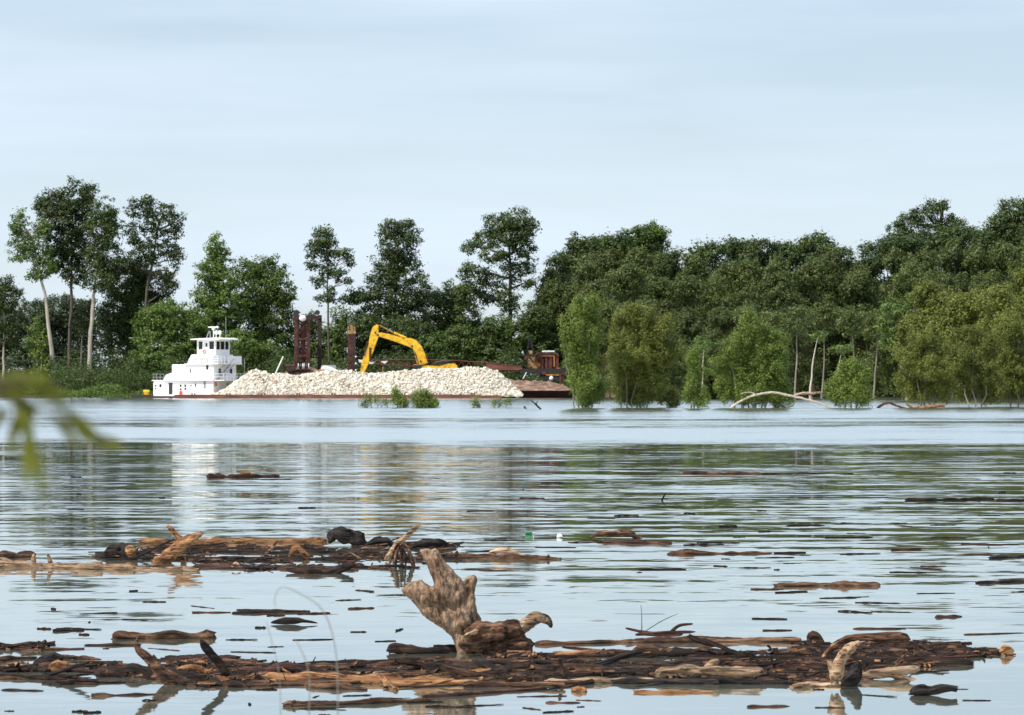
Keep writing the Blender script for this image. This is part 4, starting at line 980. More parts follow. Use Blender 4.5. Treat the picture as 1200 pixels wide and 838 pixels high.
# ------------------------------------------------------------------ driftwood
def wood_tube(m, path, rad, sides=12, wob=.25, seed=0., flat=1.0, n=None):
    P = [Vector(p) for p in path]; L_ = sum((P[i+1]-P[i]).length for i in range(len(P)-1))
    n = n or max(8, min(80, int(L_/.028)))
    # catmull resample
    out = []; rr = []
    for k in range(n+1):
        t = k/n*(len(P)-1); i = min(int(t), len(P)-2); f = t-i
        p0, p1, p2, p3 = P[max(i-1,0)], P[i], P[i+1], P[min(i+2,len(P)-1)]
        out.append(.5*((2*p1)+(p2-p0)*f+(2*p0-5*p1+4*p2-p3)*f*f+(3*p1-p0-3*p2+p3)*f**3))
        rr.append(rad[i]*(1-f)+rad[i+1]*f)
    mx_ = max(rr)
    for k in range(n+1):
        u = k/n*L_
        out[k] = out[k] + Vector((0, mnoise.noise(Vector((u*5, seed, 1)))*mx_*.35, mnoise.noise(Vector((u*5, seed, 7)))*mx_*.35))
        rr[k] *= 1+.15*mnoise.noise(Vector((u*7, seed*1.3, 3)))+.10*mnoise.noise(Vector((u*31, seed*1.3, 9)))
        if k in (0, n): rr[k] *= .45+.4*abs(mnoise.noise(Vector((seed*3.7, k*1.9, 2))))*2
        elif k in (1, n-1) and n > 10: rr[k] *= .8
    m.tube(out, rr, sides, flat=flat, wob=wob, wsc=6, seed=seed)

def log(x0, y0, x1, y1, th, mat, label, kind='log', group=None, knots=(), stubs=(), taper=.6, lift=.25, bend=0., name_cat='log', seed=None):
    """a floating trunk; x,y are photo positions of its ends on the water, th its thickness in photo px"""
    if seed is None: seed = R.random()*90
    D0, D1_ = DW(y0), DW(y1); A = Vector((X(x0,D0), D0, 0)); B = Vector((X(x1,D1_), D1_, 0))
    L_ = (B-A).length; yaw = math.atan2(B.y-A.y, B.x-A.x); s = F/((D0+D1_)/2); r = th/s/2
    o = empty(kind, (A.x, A.y, r*lift), yaw, label, name_cat, group) if stubs else None
    m = MB(); n = 7; rad = [r*(1-(1-taper)*k/(n-1)) for k in range(n)]
    th *= 1; path = [(L_*k/(n-1), math.sin(k*1.3+seed)*r*.45, bend*math.sin(math.pi*k/(n-1))+math.sin(k*1.9+seed)*r*.18) for k in range(n)]
    for kp, ks in knots: rad[min(n-1, int(kp*(n-1)+.5))] *= ks
    wood_tube(m, path, rad, 12, .27, seed)
    me_ = m.mesh(kind, M[mat], smooth=True)
    if stubs:
        link('stem', me_, o)
        for (t, h, dx, rr_) in stubs:
            q = MB(); b = Vector((L_*t, 0, 0)); wood_tube(q, [b, b+Vector((dx*.4/s, -.2*r, h*.5/s)), b+Vector((dx/s, -.3*r, h/s))], [rr_/s, rr_*.8/s, rr_*.35/s], 8, .3, seed+t, n=8)
            q.build('stub', M[mat], o, smooth=True)
        return o
    o = link(kind, me_, None, (A.x, A.y, r*lift), yaw); return tag(o, label, name_cat, group)

def branch(pts, D, mat, label, kind='branch', cat='branch', group=None, side=(), flat=1.):
    """bent piece; pts = (px, py, radius px[, dy m]) at distance D"""
    s = F/D; x0 = X(pts[0][0], D)
    o = empty(kind, (x0, D, 0), 0, label, cat, group) if side else None
    def conv(ps): return [(X(p[0],D)-x0, p[3] if len(p) > 3 else 0, Z(p[1],D)) for p in ps], [p[2]/s for p in ps]
    m = MB(); P, rd = conv(pts); wood_tube(m, P, rd, 14, .62 if mat == 'w_black' else .38, R.random()*80, flat)
    me_ = m.mesh('stem' if side else kind, M[mat], smooth=True)
    if not side: return tag(link(kind, me_, None, (x0, D, 0)), label, cat, group)
    link('stem', me_, o)
    for ps in side:
        q = MB(); P, rd = conv(ps); wood_tube(q, P, rd, 10, .35, R.random()*80); q.build('fork', M[mat], o, smooth=True)
    return o

def remeshed(name, mb, mat, voxel, parent=None, loc=(0,0,0), amp=.02, sc=5, grain=None):
    me0 = mb.mesh(name+'_raw', mat); ob = bpy.data.objects.new('tmp', me0); C.objects.link(ob)
    md = ob.modifiers.new('r', 'REMESH'); md.mode = 'VOXEL'; md.voxel_size = voxel
    sm = ob.modifiers.new('s', 'SMOOTH'); sm.iterations = 2; sm.factor = .5
    dg = bpy.context.evaluated_depsgraph_get(); me1 = bpy.data.meshes.new_from_object(ob.evaluated_get(dg))
    bpy.data.objects.remove(ob); me1.name = name
    if not me1.materials: me1.materials.append(mat)
    nrm = [v.normal.copy() for v in me1.vertices]
    for v, n_ in zip(me1.vertices, nrm):
        q = v.co
        d = amp*(mnoise.noise(q*sc) + .5*mnoise.noise(q*sc*2.3))
        if grain:
            g = q.dot(grain); w = q - grain*g
            d += amp*1.1*(abs(mnoise.noise(w*22+grain*g*2.0))-.25)
        v.co = q + n_*d
    me1.polygons.foreach_set('use_smooth', [True]*len(me1.polygons)); me1.update()
    return link(name, me1, parent, loc)

# --- the root stump: the foreground's main object
M['stump'] = noisemat('weathered_stump', [(.30,(.040,.022,.013)),(.40,(.105,.062,.038)),(.52,(.200,.130,.082)),(.70,(.33,.235,.160))], 7, .9, 9, stretch=(1.5,1.5,.8), bump=.02, bscale=30, spec=.2, dist=.5)
cracks(M['stump'], .45, (20, 20, 2.2))
def stump():
    D = 28.9; s = F/D; x0 = X(548, D); z0 = 0
    r = empty('tree_stump', (x0, D, 0), 0, 'large upturned tan root stump with split prongs rising from the near driftwood', 'stump')
    def T(m, pts, flat=1., wob=.12, sd=0):
        path = [(X(p[0],D)-x0, (p[3] if len(p) > 3 else 0), Z(p[1],D)) for p in pts]; wood_tube(m, path, [p[2]/s for p in pts], 14, wob, sd, flat, n=24)
    zp = [(250,115),(275,122),(300,112),(322,118),(345,112),(366,130),(385,165),(410,203),(450,240),(488,278),(505,302),(515,285),(540,268),(570,264),(589,285),(583,320),(574,370),(580,440),(590,480),(612,520),(622,555),(610,620),(590,700),(580,800),(480,800),(470,700),(450,640),(430,610),(395,583),(350,550),(290,515),(255,475),(230,440),(190,400),(160,376),(143,350),(185,322),(215,302),(240,298),(265,293),(290,312),(325,332),(339,325),(335,300),(312,250),(292,200),(265,150)]
    poly = np.array([(440+a/4.93, 620+b/4.93) for a, b in zp])
    step = .9; gx = np.arange(466, 570, step); gy = np.arange(640, 785, step); GX, GY = np.meshgrid(gx, gy)
    inside = np.zeros(GX.shape, bool); dist = np.full(GX.shape, 1e9); n = len(poly)
    for a in range(n):
        (xa, ya), (xb, yb) = poly[a], poly[(a+1) % n]
        c = ((ya > GY) != (yb > GY)) & (GX < (xb-xa)*(GY-ya)/((yb-ya) if abs(yb-ya) > 1e-9 else 1e-9)+xa); inside ^= c
        t = np.clip(((GX-xa)*(xb-xa)+(GY-ya)*(yb-ya))/((xb-xa)**2+(yb-ya)**2), 0, 1)
        dist = np.minimum(dist, np.hypot(GX-xa-t*(xb-xa), GY-ya-t*(yb-ya)))
    dm = 15.0; th = np.sqrt(np.clip(1-(1-np.clip(dist/dm, 0, 1))**2, 0, 1))*.125 + .008
    idx = -np.ones(GX.shape, int); V = []
    ga, gb = .42, .91                       # grain direction in the picture plane, running up to the left
    for a, b in zip(*np.where(inside)):
        px, py = GX[a, b], GY[a, b]; x = X(px, D)-x0; z = Z(py, D); idx[a, b] = len(V)
        w = x*gb + z*ga; g = -x*ga + z*gb
        f = (mnoise.noise(Vector((w*34, g*3.2, 1)))*.020 - (1-min(1, abs(mnoise.noise(Vector((w*14, g*1.1, 5))))*5))*.032 + mnoise.noise(Vector((x*5, z*5, 9)))*.06 + mnoise.noise(Vector((x*14, z*14, 2)))*.030)
        e = min(1, dist[a, b]/5)
        hollow = -.10*math.exp(-((px-548)/5.0)**2-((py-694)/14.0)**2) - .05*math.exp(-((px-528)/7)**2-((py-708)/6)**2)
        mid = .10*mnoise.noise(Vector((x*2.2, z*2.2, 4))) + (z-.3)*.16
        V.append((x, mid-(th[a, b]+(f+hollow)*e), z, mid+th[a, b]*(.8)+f*e*.6))
    m = MB(); nv = len(V); vs = [(v[0], v[1], v[2]) for v in V]+[(v[0], v[3], v[2]) for v in V]; fs = []
    full = (idx[:-1,:-1] >= 0) & (idx[1:,:-1] >= 0) & (idx[:-1,1:] >= 0) & (idx[1:,1:] >= 0)
    cnt = {}
    for a, b in zip(*np.where(full)):
        q = (idx[a,b], idx[a+1,b], idx[a+1,b+1], idx[a,b+1]); fs.append(q); fs.append(tuple(i+nv for i in reversed(q)))
        for i in range(4):
            e_ = (q[i], q[(i+1)%4]); k_ = tuple(sorted(e_)); cnt[k_] = None if k_ in cnt else e_
    for e_ in cnt.values():
        if e_: fs.append((e_[1], e_[0], e_[0]+nv, e_[1]+nv))
    m.add(vs, fs)
    remeshed('trunk', m, M['stump'], .0085, r, amp=.007, sc=18, grain=Vector((-.42, 0, .91)).normalized())
    # root mass to the right
    m = MB()
    T(m, [(549,742,8,-.16),(556,738,9,-.16),(570,736,11,-.16),(585,740,12,-.14),(600,738,10,-.1),(612,740,9,-.05)], 1., .4, 11)
    T(m, [(540,758,9,-.12),(556,752,14,-.1),(580,755,15,-.1),(605,755,13,-.08),(622,760,10,0)], 1.1, .4, 12)
    T(m, [(557,732,6,-.1),(566,740,6,-.2),(575,744,5,-.22),(598,737,5,-.2)], .8, .3, 13)
    T(m, [(575,768,12,0),(600,770,12,0),(618,770,9,0)], 1., .3, 14)
    remeshed('root_mass', m, M['w_brown'], .012, r, amp=.028, sc=9)
    m = MB()
    T(m, [(604,741,8,-.06),(612,732,8.5,-.08),(622,726,7.5,-.08),(632,724,6.5,-.06),(640,727,4,-.03),(645,733,1.8,-.02)], 1., .3, 15)
    remeshed('curled_root', m, M['w_tan'], .008, r, amp=.012, sc=12)
    m = MB()
    T(m, [(634,722,4.8,-.05),(640,725,4.6,-.03),(644,730,3.0,-.02),(646,735,1.2,-.02)], 1.1, .3, 15)
    remeshed('dark_root_tip', m, M['w_black'], .006, r, amp=.006, sc=12)
    m = MB(); T(m, [(560,737,3,-.26),(548,742,2.6,-.3),(540,748,1.5,-.28)], .8, .3, 16); m.build('rootlet', M['w_tan'], r, smooth=True)
stump()

A1 = 'driftwood pieces of the far raft'; A2 = 'driftwood pieces of the near raft'; A3 = 'lone logs on the open water'
# --- far raft (photo rows 612-680)
log(-30,664,232,670,15,'w_tan','long tan log with dark side stubs along the left front of the far raft','log',A1,knots=((.2,1.25),),stubs=((.27,14,2,4),(.35,15,-3,3.5),(.58,9,-1,2),(.26,-16,2,3)),taper=.35)
log(-20,656,38,652,13,'w_brown','thick short brown log end at the left edge, behind the long tan log','log',A1,taper=.8)
log(228,665,418,669,7,'w_red','thin reddish-brown pole continuing right from the long tan log','log',A1)
log(163,637,382,636,9,'w_orange','straight orange-brown log lying behind the forked branch','log',A1,taper=.9)
log(190,642,265,643,7,'w_dark','short dark log just in front of the straight orange-brown log','log',A1)
branch([(137,649,9,.3),(148,648,9,0),(158,647,9,-.18)], DW(654), 'w_black', 'black log stub with a round orange cut end facing the camera', 'log','log',A1)
o = MB(); D = DW(654)-.2; o.ball((0,0,0), 8.2*D/F, 14, 8); me_ = o.mesh('cut_log_end', M['w_orange'], smooth=True); o2 = link('cut_log_end', me_, None, (X(153,D), D, Z(646,D))); o2.scale=(.9,.55,.9); tag(o2,'rounded orange lump on the end of the black log stub','log_end',A1)  # ball shaped as the orange cut end of the log stub
branch([(112,655,4),(128,648,6),(140,643,6.5),(150,644,3)], DW(655)+.3, 'w_black', 'low black bark hump left of the orange-ended stub', 'bark_piece','bark',A1)
branch([(180,659,7,0),(197,652,7.5,-.05),(214,640,7,-.05),(226,630,5,-.05),(236,624,3,-.05)], DW(660), 'w_orange', 'forked orange-tan branch sticking up to the right out of the far raft', 'forked_branch','branch',A1,
       side=([(218,638,5),(208,628,4),(197,617,3)],[(205,648,5),(213,654,4),(216,662,3)],))
branch([(337,668,3),(360,670,5),(385,671,6),(405,666,4),(414,660,2)], DW(672), 'w_dark', 'dark bowed log at the right front of the far raft', 'log','log',A1)
branch([(340,652,3),(347,642,4),(356,648,3.5),(362,656,3)], DW(656), 'w_orange', 'small arched root in the middle of the far raft', 'root','root',A1)
branch([(310,650,2),(318,643,1.6),(325,634,1)], DW(652), 'w_brown', 'thin stick pointing up right above the middle of the far raft', 'stick','stick',A1)
branch([(386,636,3),(393,626,8),(406,628,10),(420,632,8),(429,637,4)], DW(640), 'w_black', 'largest black bark hump, behind the raft left of the leaning stick', 'bark_piece','bark',A1)
branch([(428,639,2),(440,634,4),(453,635,4.5),(462,640,2)], DW(642), 'w_black', 'smaller black bark hump touching the largest one on its right', 'bark_piece','bark',A1)
branch([(482,641,2),(495,637,4),(512,636,5),(524,639,4),(534,641,2)], DW(643), 'w_black', 'black hump just right of the leaning tan stick', 'bark_piece','bark',A1)
branch([(452,655,3),(462,642,3.2),(475,629,3),(491,616,2.4)], DW(658), 'w_tan', 'straight tan stick leaning up to the right out of the root tangle', 'stick','stick',A1)
tg = empty('root_tangle', (X(470,DW(664)), DW(664), 0), 0, 'tangle of thin roots at the foot of the leaning tan stick', 'roots', A1)
for k in range(11):
    D = DW(664); a0 = R.uniform(452,488); m = MB(); s = F/D
    p = [(X(470+(a0-470)*.25,D)-X(470,D), R.uniform(-.1,.1), Z(636+R.uniform(0,10),D)), (X(470+(a0-470)*.7,D)-X(470,D), R.uniform(-.2,.2), Z(650+R.uniform(-4,4),D)), (X(a0,D)-X(470,D), R.uniform(-.3,.1), Z(668,D))]
    wood_tube(m, p, [1.1/s,1.5/s,.8/s], 7, .3, k, n=8); m.build('root', M['w_brown'], tg, smooth=True)
log(524,654,655,656,10,'w_brown','thick brown log with a pale hump right of the root tangle','log',A1,knots=((.45,1.25),),taper=.6,stubs=((.08,8,2,3),(.9,5,2,2.5)))
branch([(572,650,2.5),(585,646,3.4),(600,647,3.2),(612,651,2)], DW(653), 'w_tan', 'pale peeled patch of wood lying on the thick brown log', 'wood_piece','wood',A1)
log(355,633,373,632,5,'w_tan','pale yellowish block afloat behind the left half of the far raft','wood_block',A1,name_cat='wood')
branch([(272,664,1.4),(276,660,2.2),(281,663,1.6)], DW(668), 'w_tan', 'small pale curled scrap at the tip of the long tan log', 'scrap','scrap',A1)
# bottle
bo = empty('plastic_bottle', (X(620,DW(626)), DW(626), .03), .2, 'small bright green plastic bottle floating beyond the rafts', 'bottle')
m = MB(); m.tube([(-.1,0,0),(-.095,0,0),(.03,0,.01),(.07,0,.012),(.09,0,.015)], [.02,.045,.045,.03,.018], 12); m.build('body', M['green_plastic'], bo, smooth=True)
m = MB(); m.tube([(.092,0,.015),(.115,0,.015)], .02, 10); m.build('cap', M['white'], bo, smooth=True); bo.scale = (.62,.62,.45); bo.location.z = .015
m = MB(); m.tube([(0,0,.01),(.02,0,.025),(.05,0,.03),(.07,0,.015)], [.01,.03,.026,.01], 10, wob=.5); tag(m.build('foam_scrap', M['white'], smooth=True, loc=(X(653,DW(630)),DW(630),0)), 'white foam scrap riding on dark debris right of the green bottle', 'scrap')

# --- open-water logs
log(243,560,326,559,7,'w_red','dark reddish log with an orange middle floating alone left of centre','log',A3,stubs=((.3,3,6,2.5),(.62,2,6,2.5)),taper=.7)
branch([(276,557,1.2),(285,554.6,2.2),(296,556,1.4)], DW(559.4), 'w_orange','orange slab of bark lying on the lone reddish log left of centre','bark_piece','bark',A3)
log(306,562.5,342,562,1.6,'w_dark','hair-thin stick just right of the lone reddish log','stick',A3,name_cat='stick')
log(800,555,892,555,4,'w_red','thin reddish log far out right of centre','log',A3)
log(893,555.5,1000,555,1.8,'w_dark','very thin dark pole in line with the far reddish log','log',A3)
log(1062,587,1165,586,4.5,'w_dark','long dark knobbed log far out at right','log',A3,knots=((.75,1.6),),taper=1.)
log(1168,587,1215,587,4.5,'w_dark','dark log cut by the right edge, in line with the long knobbed one','log',A3)
log(635,566,672,566,2,'w_dark','thin dark stick alone in the light streak of open water, upper one','stick',A3,name_cat='stick')
log(609,584,638,584,2.4,'w_dark','short dark stick in the light streak of water, lower one','stick',A3,name_cat='stick')
branch([(775,590,1.2),(777,583,1.1),(780,578,.7)], DW(587), 'w_black','tiny upright forked twig poking out of open water right of centre','twig','twig',A3)
log(706,636,787,637,5.5,'w_red','short thick reddish log floating behind the gap right of the far raft','log',A3,taper=.9)
branch([(690,630,1),(705,625,3),(722,626,4),(738,625,4.5),(745,628,3),(752,631,1)], DW(631), 'w_brown','low brown clump of bark behind the short thick reddish log','bark_piece','bark',A3)
log(783,650,904,649,6.5,'w_brown','straight brown log with a thick left end, right of centre','log',A3,knots=((.1,1.3),(.2,1.3)),taper=.45)
log(908,649,944,648,4,'w_dark','short dark log following the straight brown log','log',A3)
log(908,687,1031,687,7,'w_brown','smooth brown log with one swollen knot, alone at right','log',A3,knots=((.65,1.7),),taper=.95)
log(880,691,918,691,2.6,'w_dark','thin dark stick touching the left end of the knotted log','stick',A3,name_cat='stick')
log(1145,684,1230,681,6,'w_dark','dark log cut by the right edge beside the knotted log','log',A3)
log(1044,645,1080,644,4,'w_red','short reddish log at right, between the dark far log and the knotted one','log',A3)
log(1160,655,1215,652,6,'w_black','black chunk cut by the right edge, above the edge log','log',A3)
log(1098,724,1127,723,6,'w_red','small chunky dark red block alone at right before the near raft','wood_block',A3,name_cat='wood')
log(1000,737,1057,737,3.5,'w_red','thin red-brown stick behind the right end of the near raft','stick',A3,name_cat='stick')
log(1130,744,1200,742,2.5,'w_red','long thin red stick at the right edge above the near raft','stick',A3,name_cat='stick')
log(272,719,362,717,5,'w_dark','thin bumpy dark log alone left of the stump','log',A3,taper=.7)
branch([(318,730,1.5),(330,729,3.5),(345,727.5,4),(358,728,2),(372,730,1)], DW(732), 'w_black','jagged black bark strip below the thin bumpy log','bark_piece','bark',A3)
log(408,714,438,713,4,'w_red','small reddish stick between the bumpy log and the stump','stick',A3,name_cat='stick')
log(226,718,270,718,2.6,'w_red','thin red stick left of the thin bumpy log','stick',A3,name_cat='stick')
log(62,740,98,739,4.5,'w_dark','short dark stick above the left end of the near raft','stick',A3,name_cat='stick')
# --- near raft
log(132,749,249,748,11,'w_brown','brown log with knobbed ends, bone shaped, at the left','log',A2,knots=((0,1.35),(.95,1.5)),taper=.95,lift=.45)
log(-20,760,60,757,9,'w_dark','dark rough log at the left edge, upper one','log',A2,knots=((.6,1.5),))
log(20,763,98,761,5,'w_red','thin reddish log just below the dark rough one at the left edge','log',A2)
log(100,757,165,757,5,'w_dark','dark thin log below the bone-shaped one','log',A2)
log(-20,775,42,772,9,'w_brown','short brown log at the left edge in the near raft','log',A2)
branch([(40,778,4),(52,775,7),(66,771,8),(66,778,5)], DW(780), 'w_black','black splintered chunk near the left edge of the near raft','bark_piece','bark',A2)
log(-30,785,120,783,13,'w_brown','thick low brown log running in from the left edge','log',A2,knots=((.75,1.2),),taper=.7)
branch([(58,784,4),(68,781,6),(80,782,5)], DW(785)-.2, 'w_orange','orange-yellow patch of bare wood on the low left log','wood_piece','wood',A2)
log(116,790,236,797,19,'w_dark','thickest dark log of the near raft at left, under the spiky branch','log',A2,taper=.7)
branch([(210,803,8),(196,792,7.5),(180,777,6),(165,765,5),(160,757,3),(162,746,1.2)], DW(802), 'w_brown','spiky upright branch rising to the left out of the near raft','spiky_branch','branch',A2,
       side=([(185,782,4),(181,772,3),(180,768,1)],[(205,797,7),(220,802,6),(240,806,3)],))
branch([(266,797,6),(262,785,5),(250,768,4.5),(240,756,4),(236,750,2)], DW(800), 'w_dark','dark upright branch leaning left, right of the spiky one','branch','branch',A2)
log(200,782,246,780,12,'w_orange','orange crumbly block behind the dark upright branch','wood_block',A2,name_cat='wood',taper=.8)
branch([(204,792,3),(212,785,3.5),(232,783,4.5),(240,789,3),(258,790,3)], DW(794), 'w_orange','bent orange root between the two upright branches','root','root',A2)
log(240,803,290,806,13,'w_dark','dark rotten log right of the two upright branches','log',A2)
log(60,799,158,800,4,'w_red','thin reddish stick below the thick low left log','stick',A2,name_cat='stick')
log(108,816,190,814,5,'w_brown','knobbly thin branch along the bottom left','stick',A2,name_cat='stick',knots=((.15,1.7),))
log(2,809,50,810,3.5,'w_red','thin red stick at the bottom left edge','stick',A2,name_cat='stick')
branch([(390,790,4),(340,785,8),(310,787,7),(280,783,3)], DW(792), 'w_red','long reddish bark slab left of centre in the near raft','bark_piece','bark',A2)
log(330,788,470,783,14,'w_brown','rough brown log left of centre in the near raft','log',A2,stubs=((.3,5,3,3),(.7,6,-3,2.5)))
log(310,797,470,799,15,'w_orange','wide orange-brown log low in the near raft left of centre','log',A2,taper=.7)
log(405,792,520,790,6,'w_tan','slim pale tan stick on top of the raft left of the stump','stick',A2,name_cat='stick')
log(400,801,560,803,16,'w_orange','heavy orange-brown log below the stump','log',A2)
log(360,806,430,809,10,'w_brown','brown log at the lower edge of the near raft left of centre','log',A2)
branch([(455,764,4),(463,759,6),(474,760,5.5),(488,763,5),(508,764,5),(524,764,3)], DW(766), 'w_dark','dark broken log just left of the foot of the stump','log','log',A2)
log(470,775,560,777,10,'w_brown','short brown log tucked under the stump','log',A2)
branch([(508,757,2,0),(520,760,4,0),(534,763,6,0),(550,768,8,-.05),(566,775,7,-.1)], 28.9, 'w_dark', 'dark root standing in for the shade under the left side of the stump', 'root','root',A2)  # added piece, its dark wood imitates the shade beneath the stump
log(530,785,600,792,18,'w_dark','thick dark log right below the root mass of the stump','log',A2,taper=.9)
log(333,828,505,822,10,'w_brown','long brown log with broken bark at the bottom left of centre','log',A2,stubs=((.05,6,4,3),(.15,-4,3,3)),taper=.5)
log(496,818,640,808,7,'w_red','slim reddish pole at the bottom, left part under the stump','log',A2)
log(545,806,690,801,9,'w_brown','brown log along the lower edge right of the stump','log',A2)
log(628,756,745,753,7,'w_brown','slim brown log running right from the stump, left length of the long pole','log',A2,taper=.9)
log(740,753,938,752,10,'w_brown','long straight brown trunk at the back of the near raft','log',A2,taper=.85)
log(650,768,780,764,9,'w_orange','orange-brown log just below the long straight trunk','log',A2,stubs=((.4,5,6,2),))
branch([(742,764,2),(750,760,4.5),(764,761,5),(774,766,2)], DW(768), 'w_brown','stubby broken chunk sitting on the raft right of centre','wood_piece','wood',A2)
log(760,765,850,768,13,'w_dark','dark shaggy log below the long straight trunk','log',A2)
log(655,787,800,787,13,'w_brown','brown log meeting the tan trunk low in the near raft','log',A2)
branch([(770,790,6),(810,787,7),(850,788,7.5),(895,788,6)], DW(797), 'w_tan','smooth golden-tan trunk low in the near raft, right of centre','log','log',A2)
branch([(826,785,3),(836,777,3.5),(842,774,2)], DW(795), 'w_tan','short tan stub leaning right above the golden-tan trunk','stick','stick',A2)
log(640,801,766,800,10,'w_tan','tan split log with a cut right end below the brown log','log',A2,taper=.9)
log(672,810,686,811,9,'w_orange','small orange-tan cut block at the lower edge, right of the stump','wood_block',A2,name_cat='wood',taper=.9)
log(744,812,835,812,6,'w_orange','thin orange-brown log at the lower edge right of centre','log',A2)
log(928,806,1000,803,10,'w_tan','pale log end pushed up against the foot of the curved horn','log',A2)
tp = empty('twig_heap', (X(775,DW(748)), DW(748), 0), 0, 'small heap of thin red twigs on the long straight trunk', 'twigs', A2)
for a in ([(733,736,1),(750,740,1.6),(775,743,2)],[(745,744,2),(775,742,2.6),(815,740,1.4)],[(786,741,2),(796,733,2),(812,731,1.2)],[(752,742,.5),(752,720,.4),(751,709,.25)],[(756,740,.5),(775,728,.4),(795,719,.25)],[(760,743,2.4),(780,744,2.6),(800,743,2)]):
    D = DW(748); s = F/D; m = MB(); wood_tube(m, [(X(p[0],D)-X(775,D), 0, Z(p[1],D)) for p in a], [p[2]/s for p in a], 7, .3, a[0][0], n=10); m.build('twig', M['w_red'], tp, smooth=True)
hn = branch([(978,800,9,0),(980,789,8.5,0),(983,778,7.5,0),(989,768,6.5,.0),(997,760,5.5,0),(1006,753,3.5,0)], DW(806)-.1, 'w_tan','smooth tan root curving up like a horn at the right of the near raft','curved_root','root',A2, side=([(981,790,7),(975,783,4),(972,776,3)],))
branch([(990,802,10),(999,793,9),(1004,783,6),(1005,774,3)], DW(806)+.15, 'w_black','black rotten slab leaning behind the horn-shaped root','bark_piece','bark',A2)
branch([(964,773,3),(970,764,3.5),(980,755,3.5),(995,749,3.5),(1020,747,5),(1050,748,7),(1065,752,5)], DW(775), 'w_brown','long brown branch arching over the right of the near raft','arched_branch','branch',A2)
branch([(948,751,3),(952,745,5),(958,747,5),(963,753,4)], DW(756), 'w_brown','small knobbed stub beside the left foot of the arched branch','wood_piece','wood',A2)
branch([(1012,793,5),(1030,790,5),(1050,786,5),(1066,784,4.5),(1076,783,3.5)], DW(796), 'w_tan','tan antler-like branch pointing right at the right of the near raft','branch','branch',A2,side=([(1040,789,4),(1055,794,3),(1075,797,1.6)],))
log(1000,776,1140,779,14,'w_dark','heavy dark log along the right part of the near raft','log',A2,taper=.6)
log(1010,768,1100,765,11,'w_brown','brown log above the heavy dark log at right','log',A2)
log(1060,757,1120,759,10,'w_dark','dark log at the upper right corner of the near raft','log',A2)
log(1110,767,1190,768,6,'w_orange','thin orange-brown log trailing off the right end of the near raft','log',A2)
branch([(1172,765,3),(1178,760,5),(1186,762,3)], DW(767), 'w_orange','small round tan block at the right edge past the near raft','wood_block','wood',A2)
branch([(1068,812,5),(1078,808,7),(1090,809,5),(1105,807,5.5),(1120,808,4)], DW(815), 'w_black','black crooked log alone at the bottom right','log','log',A2)
log(876,829,925,828,5,'w_red','short reddish stick alone at the bottom right of centre','stick',A2,name_cat='stick')
log(640,824,680,824,4,'w_red','short reddish stick alone at the bottom centre','stick',A2,name_cat='stick')

# --- countable small pieces that nothing tells apart
PRO = []
for i, mt in enumerate(['w_dark','w_brown','w_red','w_dark','w_orange','w_brown','w_black','w_tan']):
    m = MB(); n = 6
    wood_tube(m, [(-.5+k/(n-1), math.sin(k*2+i)*.008, math.cos(k*1.7+i)*.006) for k in range(n)], [.03*R.uniform(.75,1.15)*(1-.45*k/(n-1)*(i % 2)) for k in range(n)], 9, .45, i*7., n=22)
    PRO.append(m.mesh('stick', M[mt], smooth=True))
def bits(n, xr, yf, Lr, Tr, label, group, name='stick', cat='stick', tilt=.04, mats=None, zf=.3):
    for k in range(n):
        px = R.uniform(*xr); py = yf(px); D = DW(py); s = F/D
        L_ = R.uniform(*Lr)/s; T_ = min(R.uniform(*Tr)/s, L_/5)
        me_ = PRO[R.choice(mats) if mats else R.randrange(len(PRO))]
        o = link(name, me_, None, (X(px,D), D, T_*zf), R.gauss(0, .38) if R.random() < .8 else R.uniform(0,3.1))
        o.rotation_euler[1] = R.gauss(0, tilt) if name != 'stick' or R.random() < .85 else R.uniform(-.5, .5); o.scale = (L_, T_/.06, T_/.06); tag(o, label, cat, group)
bits(56, (290,700), lambda x: R.choice((779,785,785,792,792,799,804))+R.gauss(0,.8), (50,190), (3,9), 'brown stick lying among many in the near raft below and beside the stump', 'loose sticks under the stump', mats=[0,1,2,3,4,5,6])
bits(38, (640,960), lambda x: R.choice((766,770,779,784,788,788,793,801))+R.gauss(0,.8), (50,190), (3,8), 'brown stick lying among many in the near raft right of the stump', 'loose sticks right of the stump', mats=[0,1,2,3,4,5,6])
bits(55, (935,1130), lambda x: R.choice((755,761,768,768,775,781,787,795) if x < 1080 else (762,767,771))+R.gauss(0,.8), (30,130), (3,8), 'dark stick lying among many in the thick right end of the near raft', 'loose sticks at the right end of the near raft', mats=[0,1,2,3,5,6])
bits(30, (0,290), lambda x: R.choice((772,781,787,787,795,802))+R.gauss(0,.8), (40,130), (3,7), 'dark stick lying among many in the left part of the near raft', 'loose sticks at the left of the near raft', mats=[0,1,2,3,6])
bits(36, (150,470), lambda x: R.choice((641,648,656,656,666))+R.gauss(0,.5), (40,120), (1.5,4), 'dark stick lying among many in the far raft', 'loose sticks of the far raft', mats=[0,1,2,3,5,6])
bits(14, (400,540), lambda x: R.triangular(638,668,650), (10,45), (2.5,6), 'dark stick lying among many near the root tangle of the far raft', 'loose sticks at the root tangle', mats=[0,2,3,6])
bits(46, (560,1200), lambda x: R.uniform(598,672), (6,60), (.8,2.0), 'small dark driftwood chip afloat on the open water beyond the near raft, right of centre', 'chips afloat right of centre', 'wood_chip', 'wood chip', .01, [0,2,3,6])
bits(20, (900,1200), lambda x: R.uniform(690,830), (6,55), (1,2.6), 'small dark driftwood chip afloat around the right end of the near raft', 'chips afloat at right', 'wood_chip', 'wood chip', .01, [0,2,3,6])
